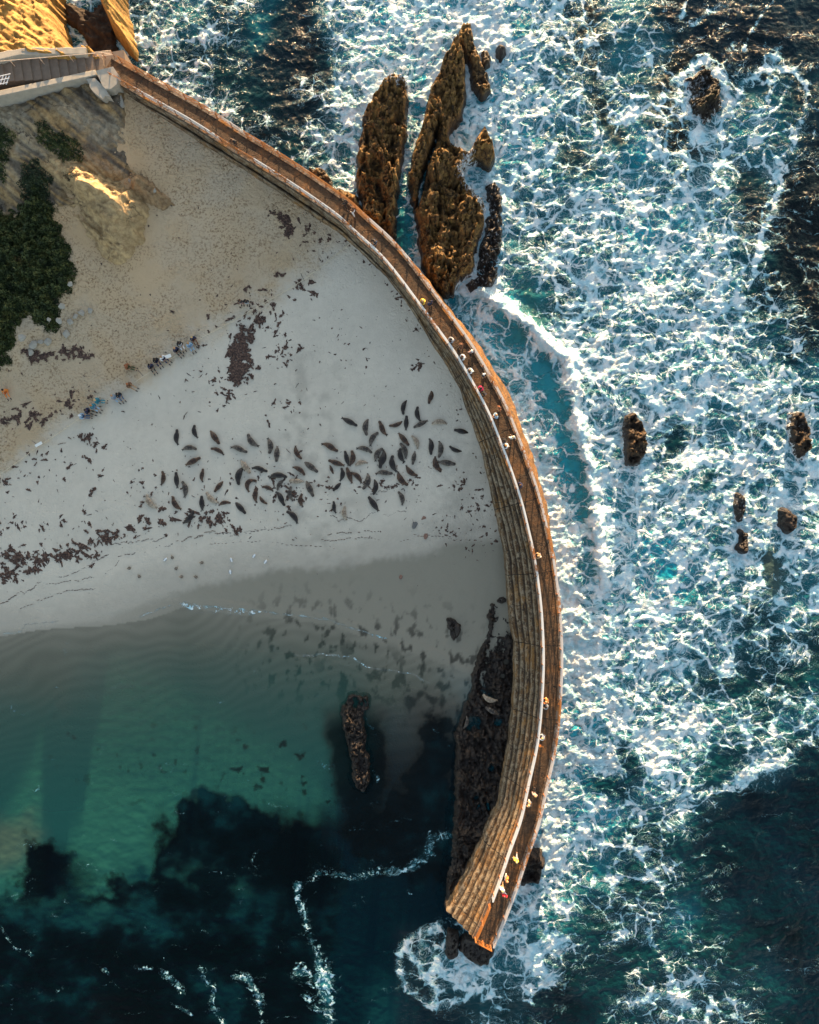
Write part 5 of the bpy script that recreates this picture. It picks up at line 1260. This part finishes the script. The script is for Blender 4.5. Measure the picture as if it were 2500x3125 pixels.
for k, (x1, y1, x2, y2, sh, shape) in enumerate(SEALS):
    mx, my = (x1+x2)/2, (y1+y2)/2; x, y, z = ground(mx, my)
    if k >= len(SEALS)-3: z = 1.02; x, y, z = W(mx, my, z)
    L = math.hypot(x2-x1, y2-y1)/PPM; ang = math.atan2(-(y2-y1), x2-x1)-math.pi/2
    if shape < 0: shape = [0, 1, 2, 3, 0, 2, 1][(k*5+3) % 7]
    sc = max(L/1.66, .45) if shape != 4 else 1.0
    o = bpy.data.objects.new('harbour_seal', SEALM[shape][0]); COL.objects.link(o); o.location = (x, y, z-0.015); o.rotation_euler = (0, 0, ang)
    o.scale = (sc*random.uniform(.95, 1.12), sc, sc*random.uniform(.92, 1.08))
    o.material_slots[0].link = 'OBJECT'; o.material_slots[0].material = SM[sh]
    e = bpy.data.objects.new('eyes', SEALM[shape][1]); COL.objects.link(e); e.parent = o
    tag(o, seal_label(k), 'seal', 'harbour seals resting on the beach')

# ------------------------------------------------------------------ gulls
def bird_mesh():
    bm = bmesh.new(); n = 10
    prof = [(.23,.012,.012,.20),(.20,.018,.018,.20),(.175,.034,.036,.20),(.14,.036,.038,.195),(.11,.034,.036,.17),(.06,.062,.060,.145),(-.02,.080,.072,.14),(-.10,.066,.056,.14),(-.17,.040,.030,.145),(-.25,.030,.012,.145),(-.28,.022,.006,.145)]
    R_ = []
    for y, rw, rh, z in prof: R_.append([bm.verts.new((math.cos(6.2832*k/n)*rw, y, z+math.sin(6.2832*k/n)*rh)) for k in range(n)])
    for a, b in zip(R_[:-1], R_[1:]):
        for k in range(n): bm.faces.new((a[k], a[(k+1) % n], b[(k+1) % n], b[k]))
    bm.faces.new(R_[0][::-1]); bm.faces.new(R_[-1]); bmesh.ops.recalc_face_normals(bm, faces=bm.faces)
    me = bpy.data.meshes.new('gull_body'); bm.to_mesh(me); bm.free(); me.polygons.foreach_set('use_smooth', [True]*len(me.polygons)); return me
BM_ = bird_mesh()
wm = MB()
for s in (1, -1): wm.blob((s*.058, -.06, .165), (.030, .17, .045), 8, 6)
bk = MB(); bk.tube([(0,.225,.2),(0,.265,.195),(0,.28,.188)], [.011,.008,.004], 6)
lg = MB()
for s in (1, -1): lg.tube([(s*.025,-.01,.09),(s*.025,0,.0)], .006, 5); lg.box((s*.025,.02,.004), (.03,.045,.006))
def mk(m, nm, mat):
    me = bpy.data.meshes.new(nm); me.from_pydata(m.v, [], m.f); me.materials.append(mat); me.update(); return me
WHT = simple('gull_white', (.80,.82,.84), .6, .05); GRW = simple('gull_grey_wing', (.30,.33,.36), .6, .1); BRB = simple('gull_brown', (.22,.18,.14), .7, .25, 20); BRD = simple('gull_dark_wing', (.09,.075,.06), .7, .2)
BM_.materials.append(WHT); WM_ = mk(wm, 'wings', GRW); BK_ = mk(bk, 'beak', simple('gull_beak', (.55,.32,.05))); LG_ = mk(lg, 'legs', simple('gull_legs', (.45,.30,.22)))
GULLS = [(707,1707,.3,1,'white gull highest of the four white ones on wet sand'),(777,1695,-.6,1,'white gull farthest up the wet sand, third from left'),(812,1713,-.6,1,'white gull rightmost of the four on wet sand'),
 (704,1744,0.1,1,'white gull lowest of the four on wet sand'),(507,1706,-.8,1,'white gull alone on the sand left of the four white ones'),(395,1734,1.9,0,'brown gull leftmost at the water edge'),
 (540,1734,-.8,0,'brown gull below the lone white gull'),(554,1760,1.6,0,'brown gull on the damp sand, left of a pair'),(598,1760,1.2,0,'brown gull on the damp sand, right of a pair'),
 (616,1717,1.5,0,'brown gull just left of the four white gulls'),(426,1758,.6,0,'small brown gull lowest on the left damp sand'),(527,1700,.2,0,'small dark gull right beside the lone white gull')]
for px, py, rz, wh, lb in GULLS:
    x, y, z = ground(px, py); o = bpy.data.objects.new('gull', BM_); COL.objects.link(o); o.location = (x, y, z); o.rotation_euler = (0,0,rz); s = 1.0 if wh else .9; o.scale = (s*1.9,s*.95,s)
    o.material_slots[0].link = 'OBJECT'; o.material_slots[0].material = WHT if wh else BRB
    for nm, me, mt in (('wings', WM_, GRW if wh else BRD), ('beak', BK_, None), ('legs', LG_, None)):
        c = bpy.data.objects.new(nm, me); COL.objects.link(c); c.parent = o
        if mt: c.material_slots[0].link = 'OBJECT'; c.material_slots[0].material = mt
    tag(o, lb, 'bird', 'gulls at the edge of the water')

# ------------------------------------------------------------------ people
def skin(name, nodes, edges, sub=1):
    """nodes: list of (co, radius); grows one continuous surface round the skeleton"""
    me = bpy.data.meshes.new(name); me.from_pydata([n[0] for n in nodes], edges, []); me.update()
    o = bpy.data.objects.new('tmp', me); COL.objects.link(o)
    md = o.modifiers.new('s', 'SKIN'); md.use_smooth_shade = True
    for i, n in enumerate(nodes):
        r = n[1]; v = me.skin_vertices[0].data[i]; v.radius = (r, r) if not isinstance(r, tuple) else r; v.use_root = (i == 0)
    if sub: ss = o.modifiers.new('u', 'SUBSURF'); ss.levels = sub; ss.render_levels = sub
    dg = bpy.context.evaluated_depsgraph_get(); dg.update(); m2 = bpy.data.meshes.new_from_object(o.evaluated_get(dg)); m2.name = name
    bpy.data.objects.remove(o); bpy.data.meshes.remove(me); return m2
V3 = Vector
def pose(kind):
    J = {}
    J['pel'] = V3((0,0,.95)); J['waist'] = V3((0,.0,1.10)); J['chest'] = V3((0,0,1.30)); J['neckb'] = V3((0,0,1.44)); J['neck'] = V3((0,.01,1.50)); J['head0'] = V3((0,.02,1.57)); J['head1'] = V3((0,.03,1.66)); J['head2'] = V3((0,.02,1.73))
    for s, t_ in ((1,'R'),(-1,'L')):
        J['hip'+t_] = V3((.10*s,0,.90)); J['knee'+t_] = V3((.11*s,.03,.50)); J['ank'+t_] = V3((.11*s,-.02,.09)); J['toe'+t_] = V3((.13*s,.16,.035))
        J['sh'+t_] = V3((.19*s,0,1.40)); J['el'+t_] = V3((.25*s,-.03,1.12)); J['wr'+t_] = V3((.26*s,.06,.87))
    def bend(names, d):
        for n_ in names: J[n_] = J[n_]+V3(d)
    up = ['chest','neckb','neck','head0','head1','head2','shR','shL']
    if kind == 'rail':
        bend(up, (0,.14,-.03)); bend(['waist'], (0,.04,0)); bend(['head0','head1','head2'], (0,.06,-.04))
        for s, t_ in ((1,'R'),(-1,'L')): J['el'+t_] = V3((.27*s,.20,1.16)); J['wr'+t_] = V3((.15*s,.42,1.10))
    if kind == 'phone':
        bend(['head0','head1','head2'], (0,.04,-.02))
        for s, t_ in ((1,'R'),(-1,'L')): J['el'+t_] = V3((.26*s,.06,1.14)); J['wr'+t_] = V3((.08*s,.32,1.34))
    if kind == 'walk':
        for s, t_ in ((1,'R'),(-1,'L')):
            J['knee'+t_] += V3((0,.16*s,.02)); J['ank'+t_] += V3((0,.30*s-.05*(s<0),.0+.05*(s<0))); J['toe'+t_] = J['ank'+t_]+V3((.01*s,.17,-.05 if s > 0 else -.03)); J['el'+t_] += V3((0,-.12*s,.02)); J['wr'+t_] += V3((0,-.20*s,.05))
    if kind in ('sit', 'sitleft'):
        for n_ in J: J[n_] = J[n_]+V3((0,0,-.81))
        bend(up, (0,.02,0))
        for s, t_ in ((1,'R'),(-1,'L')):
            J['hip'+t_] = V3((.11*s,.05,.13)); J['knee'+t_] = V3((.15*s,.46,.36)); J['ank'+t_] = V3((.14*s,.80,.10)); J['toe'+t_] = V3((.15*s,.98,.05))
            J['el'+t_] = V3((.28*s,.12,.38)); J['wr'+t_] = V3((.17*s,.36,.42))
        if kind == 'sitleft':
            for s, t_ in ((1,'R'),(-1,'L')): J['knee'+t_] = V3((.12*s,.50,.16)); J['ank'+t_] = V3((.10*s,.95,.08)); J['toe'+t_] = V3((.12*s,1.04,.16))
    return J
def chain(nodes, edges, par, pts):
    for co, r in pts:
        nodes.append((tuple(co), r)); edges.append((par, len(nodes)-1)); par = len(nodes)-1
    return par
def build_pose(kind):
    J = pose(kind); N = [(tuple(J['pel']), .125)]; E = []
    ch = chain(N, E, 0, [(J['waist'], .115), (J['chest'], .13)])
    nb = chain(N, E, ch, [(J['neckb'], .07), (J['neck'], .052), (J['head0'], .072), (J['head1'], (.088,.098)), (J['head2'], .07)])
    hd = nb-1; fd = V3((0,1,0))
    c = J['head1']
    chain(N, E, hd, [(c+V3((0,.10,-.035)), .014)])                      # nose
    for s in (1,-1): chain(N, E, hd, [(c+V3((s*.092,0,-.01)), .014)])   # ears
    for s, t_ in ((1,'R'),(-1,'L')):
        chain(N, E, 0, [(J['hip'+t_], .092), ((J['hip'+t_]+J['knee'+t_])/2, .078), (J['knee'+t_], .056), ((J['knee'+t_]*2+J['ank'+t_])/3, .055), (J['ank'+t_], .036), (J['toe'+t_], .036)])
        w_ = chain(N, E, ch, [(J['sh'+t_], .062), ((J['sh'+t_]+J['el'+t_])/2, .050), (J['el'+t_], .038), ((J['el'+t_]*2+J['wr'+t_])/3, .038), (J['wr'+t_], .025)])
        d = (J['wr'+t_]-J['el'+t_]).normalized()
        if kind == 'rail': d = V3((-.25*s,.9,-.25)).normalized()
        sd_ = d.cross(V3((0,0,1)));
        if sd_.length < .2: sd_ = V3((0,1,0))
        sd_.normalize(); dn = V3((0,0,-1)) if abs(d.z) < .7 else V3((-s,0,0))
        pm = chain(N, E, w_, [(J['wr'+t_]+d*.05, (.032,.018))])
        P0 = J['wr'+t_]+d*.09
        for k, ln in ((-1.5,.062),(-.5,.075),(.5,.080),(1.5,.070)):
            b = P0+sd_*k*.018
            chain(N, E, pm, [(b, .0095), (b+d*ln*.5+dn*.006, .009), (b+d*ln*.9+dn*.028, .008)])
        tb = J['wr'+t_]+d*.035-sd_*.030*s
        chain(N, E, pm, [(tb, .011), (tb+d*.03-sd_*.022*s+dn*.008, .0095), (tb+d*.058-sd_*.018*s+dn*.02, .0085)])
    body = skin('body_'+kind, N, E)
    # clothes follow the same joints, a little thicker
    N2 = [(tuple(J['pel']+V3((0,0,.02))), .165)]; E2 = []
    ch = chain(N2, E2, 0, [(J['waist'], .155), (J['chest'], .165)]); chain(N2, E2, ch, [(J['neckb']-V3((0,0,.01)), .085)])
    for s, t_ in ((1,'R'),(-1,'L')): chain(N2, E2, ch, [(J['sh'+t_], .088), ((J['sh'+t_]+J['el'+t_])/2, .070), (J['el'+t_], .058), ((J['el'+t_]+J['wr'+t_]*4)/5, .042)])
    jac = skin('jacket_'+kind, N2, E2)
    N3 = [(tuple(J['pel']-V3((0,0,.0))), .150)]; E3 = []
    for s, t_ in ((1,'R'),(-1,'L')): chain(N3, E3, 0, [(J['hip'+t_], .112), ((J['hip'+t_]+J['knee'+t_])/2, .095), (J['knee'+t_], .074), ((J['knee'+t_]+J['ank'+t_]*3)/4, .06)])
    tro = skin('trousers_'+kind, N3, E3)
    sh = MB()
    for t_ in 'RL':
        a, b = J['ank'+t_], J['toe'+t_]; q = (b-a).to_track_quat('Y', 'Z').to_matrix()
        sh.blob((a*.42+b*.58)-V3((0,0,.004)), (.052, .150, .050), 10, 8, q)
    shm = mk(sh, 'shoes', SHOE)
    h = MB(); c = J['head1']
    h.blob(c+V3((0,-.022,.025)), (.108,.112,.105), 14, 10); hm = mk(h, 'hair', SHOE); hm.polygons.foreach_set('use_smooth', [True]*len(hm.polygons))
    h = MB(); h.blob(c+V3((0,-.008,.05)), (.112,.118,.085), 14, 10); h.blob(c+V3((0,.115,.045)), (.075,.075,.012), 12, 6); cm = mk(h, 'cap', SHOE); cm.polygons.foreach_set('use_smooth', [True]*len(cm.polygons))
    h = MB(); h.blob(c+V3((0,0,.075)), (.11,.12,.075), 14, 8); h.blob(c+V3((0,0,.045)), (.21,.22,.016), 18, 6); sm_ = mk(h, 'sun_hat', SHOE)
    h = MB(); 
    for s in (1,-1): h.blob(c+V3((s*.034,.088,.0)), (.012,.008,.009), 8, 6)
    h.blob(c+V3((0,.088,-.065)), (.024,.010,.008), 8, 6); fm_ = mk(h, 'face', M_eye)
    for m in (body, jac, tro): m.materials.clear(); m.materials.append(SHOE)
    return dict(body=body, jacket=jac, trousers=tro, shoes=shm, hair=hm, cap=cm, sun_hat=sm_, face=fm_)
SHOE = simple('shoe_leather', (.05,.045,.04), .6)
POSES = {k: build_pose(k) for k in ('rail', 'phone', 'walk', 'stand', 'sit', 'sitleft')}
_pm = {}
def cm_(kind, c):
    key = (kind, c)
    if key not in _pm: _pm[key] = simple(kind+'_cloth', c, .85, .18, 10, .3) if kind != 'skin' else simple('skin', c, .55, .08, 6, .1)
    return _pm[key]
CC = dict(black=(.014,.014,.017), navy=(.018,.025,.075), dark=(.035,.03,.032), white=(.72,.73,.75), grey=(.34,.36,.40), lblue=(.30,.45,.62), teal=(.03,.22,.30), brown=(.16,.07,.035), orange=(.70,.22,.04),
          red=(.65,.02,.04), pink=(.75,.03,.12), yellow=(.75,.48,.05), tan=(.42,.27,.15), green=(.05,.07,.03), denim=(.07,.12,.22), rust=(.30,.11,.05), mauve=(.30,.20,.19))
def person(loc, rz, kind, jacket, trousers, hair, label, group, hat=None, skinc=(.42,.23,.15), scale=1.0, shoes='dark'):
    P = POSES[kind]; root = bpy.data.objects.new('person', P['body']); COL.objects.link(root); root.location = loc; root.rotation_euler = (0,0,rz); root.scale = (scale,)*3
    root.material_slots[0].link = 'OBJECT'; root.material_slots[0].material = cm_('skin', skinc)
    parts = [('jacket', 'jacket', jacket), ('trousers', 'trousers', trousers), ('shoes', 'shoes', shoes), ('hair', 'hair', hair), ('face', 'face', None)]
    if hat: parts.append((hat[0], hat[0], hat[1]))
    for nm, k, c in parts:
        o = bpy.data.objects.new(nm, P[k]); COL.objects.link(o); o.parent = root
        if c: o.material_slots[0].link = 'OBJECT'; o.material_slots[0].material = cm_('hair' if k == 'hair' else k, CC[c] if isinstance(c, str) else c)
    return tag(root, label, 'person', group)
HD, HB, HT, HY = (.012,.008,.006), (.10,.045,.02), (.45,.25,.12), (.62,.42,.20)
def on_wall(px, py, dirn, *a, **k):
    x, y, _ = W(px, py, ZD+1.5); p = np.array([x, y]); i = int(np.argmin(np.hypot(*(Dw-p).T))); off = float(np.dot(p-Dw[i], Nn[i]))
    off = min(max(off, .32), DECKW-.36 if a[0] == 'rail' else DECKW-.28)
    if a[0] == 'rail' and dirn == 'in': off = max(off, DECKW-.42)
    if a[0] == 'rail' and dirn == 'out': off = .38
    q = Dw[i]+Nn[i]*off; t_, n_ = Tn[i], Nn[i]
    d = {'in': n_, 'out': -n_, 'down': t_, 'up': -t_}[dirn] if isinstance(dirn, str) else np.array([math.sin(dirn), math.cos(dirn)])
    return person((q[0], q[1], ZD+.002), math.atan2(d[1], d[0])-math.pi/2, *a, group='people on the sea wall walkway', **k)
on_wall(711,408,'in','rail','black','dark',HB,'person in black leaning on the rail, alone near the start of the walkway')
on_wall(1048,612,'down','walk','black','black',HD,'person in black walking, left of a pair above the long ridge')
on_wall(1070,632,'down','walk','brown','white',HB,'person with white trousers walking beside one in black')
on_wall(1144,730,'in','rail','black','denim',HD,'person in black at the inner rail where the rope ends')
on_wall(1297,911,'in','rail','yellow','dark',HY,'person in yellow leaning on the rail, left of one in navy')
on_wall(1312,920,'down','stand','navy','black',HD,'person in navy standing right of the one in yellow')
on_wall(1391,1034,'in','rail','grey','denim',HD,'person in a grey shirt, topmost of the crowd on the walkway')
on_wall(1409,1055,'in','stand','brown','dark',HB,'person in brown between the grey shirt and the white shirt',hat=('sun_hat','brown'))
on_wall(1424,1083,'in','rail','white','grey',HB,'person in a white shirt at the inner rail, lower of the upper crowd')
on_wall(1442,1071,'down','walk','mauve','black',HD,'person with a white strap walking on the surf side',hat=('cap','white'))
on_wall(1443,1130,'in','rail','white','lblue',HT,'tan haired person in white with pale blue trousers at the inner rail')
on_wall(1477,1146,'out','stand','dark','tan',HD,'dark dressed person with tan legs by the surf side rail',hat=('cap','white'))
on_wall(1471,1177,'in','rail','pink','black',HD,'person in a bright pink top at the inner rail')
on_wall(1478,1198,'in','rail','black','navy',HD,'person in black just below the bright pink top')
on_wall(1524,1242,'out','stand','rust','tan',HB,'person in rust brown bending by the surf side rail')
on_wall(1517,1268,'in','phone','lblue','lblue',HT,'person in pale blue with a dark bag at the inner rail')
on_wall(1539,1339,'in','rail','black','dark',HD,'person in black leaning on the rail above an orange haired one')
on_wall(1550,1357,'in','rail','white','grey',(.60,.25,.06),'orange haired person in white leaning on the inner rail')
on_wall(1567,1340,'down','walk','white','dark',HY,'fair haired person in white walking on the surf side')
on_wall(1592,1475,'in','rail','navy','black',HB,'person in navy alone at the inner rail in the middle of the wall')
on_wall(1648,1688,'in','rail','tan','white',HT,'tan haired person alone on the wall opposite the wet sand')
on_wall(1673,2144,'in','rail','orange','tan',HT,'person in orange, upper of a pair far down the wall')
on_wall(1677,2163,'in','rail','grey','dark',HD,'person in grey blue, lower of a pair far down the wall')
on_wall(1661,2257,'in','rail','white','grey',HY,'person in a white jacket by the inner rail far down the wall')
on_wall(1656,2281,'down','stand','orange','brown',HB,'small person in orange right below the white jacket',scale=.75)
on_wall(1635,2424,'down','walk','mauve','dark',HT,'person in mauve walking, where the terrace begins to widen')
on_wall(1621,2452,'in','rail','tan','white',HY,'person in tan at the inner rail, just below the one in mauve')
on_wall(1577,2629,'down','walk','yellow','grey',HY,'person in bright yellow walking near the tip of the wall')
on_wall(1551,2682,'in','stand','orange','white',HT,'person in orange and white near the tip of the wall')
on_wall(1531,2713,'down','walk','white','tan',HY,'person in white walking beside the one in red')
on_wall(1542,2736,'down','stand','red','white',HD,'person in red closest to the tip of the wall')
def on_sand(px, py, face, kind, *a, **k):
    x, y, z = ground(px, py); h = .55 if 'sit' in kind else 1.5
    x, y, _ = W(px, py, z+h)
    return person((x, y, z), math.radians(face)-math.pi/2, kind, *a, group='people on the upper beach along the rope', **k)
G = -60
on_sand(12,1190,-70,'sit','orange','orange',HD,'person in orange cut off by the left edge of the photo')
on_sand(384,1117,-15,'sitleft','rust','green',(.30,.10,.04),'person with legs stretched out to the right, alone above the rope')
on_sand(457,1114,-60,'sit','navy','dark',HD,'person in navy sitting, lowest of the middle group')
on_sand(473,1096,-55,'sit','black','navy',HD,'person in black sitting between navy and tan hair in the middle group')
on_sand(493,1090,-35,'sit','white','navy',HT,'tan haired person sitting in a white top at the right of the middle group')
on_sand(534,1064,-50,'sit','navy','black',HT,'person sitting in dark navy, left of the upper right group')
on_sand(546,1046,-60,'sit','black','white',HD,'person in black sitting second from the left in the upper right group')
on_sand(587,1030,-60,'sit','navy','brown',HY,'fair haired person in navy sitting highest on the beach near the rope')
on_sand(576,1049,-60,'sit','lblue','lblue',HT,'person in pale blue sitting just below the fair haired one in navy')
on_sand(390,1173,-30,'sit','brown','tan',(.30,.10,.03),'person in brown sitting alone, touching the rope')
on_sand(343,1208,-40,'sit','grey','lblue',HT,'person in grey sitting left of one in black')
on_sand(359,1202,-55,'sit','black','denim',HD,'person in black sitting right of one in grey')
on_sand(292,1222,-5,'sitleft','teal','teal',HY,'person in a teal jacket with legs stretched out along the rope')
on_sand(280,1238,-35,'sit','teal','lblue',(.45,.18,.05),'orange haired person in blue sitting beside the teal jacket')
on_sand(262,1252,-20,'sit','navy','dark',HD,'person in dark navy sitting at the left end of the row')
on_sand(245,1269,-5,'sitleft','lblue','denim',HB,'person in a pale blue top with jeans, leftmost of the row',hat=('cap','white'))
on_sand(732,917,-95,'stand','dark','mauve',HB,'person in dark clothes standing on the left of the upright pair')
on_sand(749,917,-85,'stand','black','grey',HD,'person in black with a pale strap standing on the right of the upright pair')
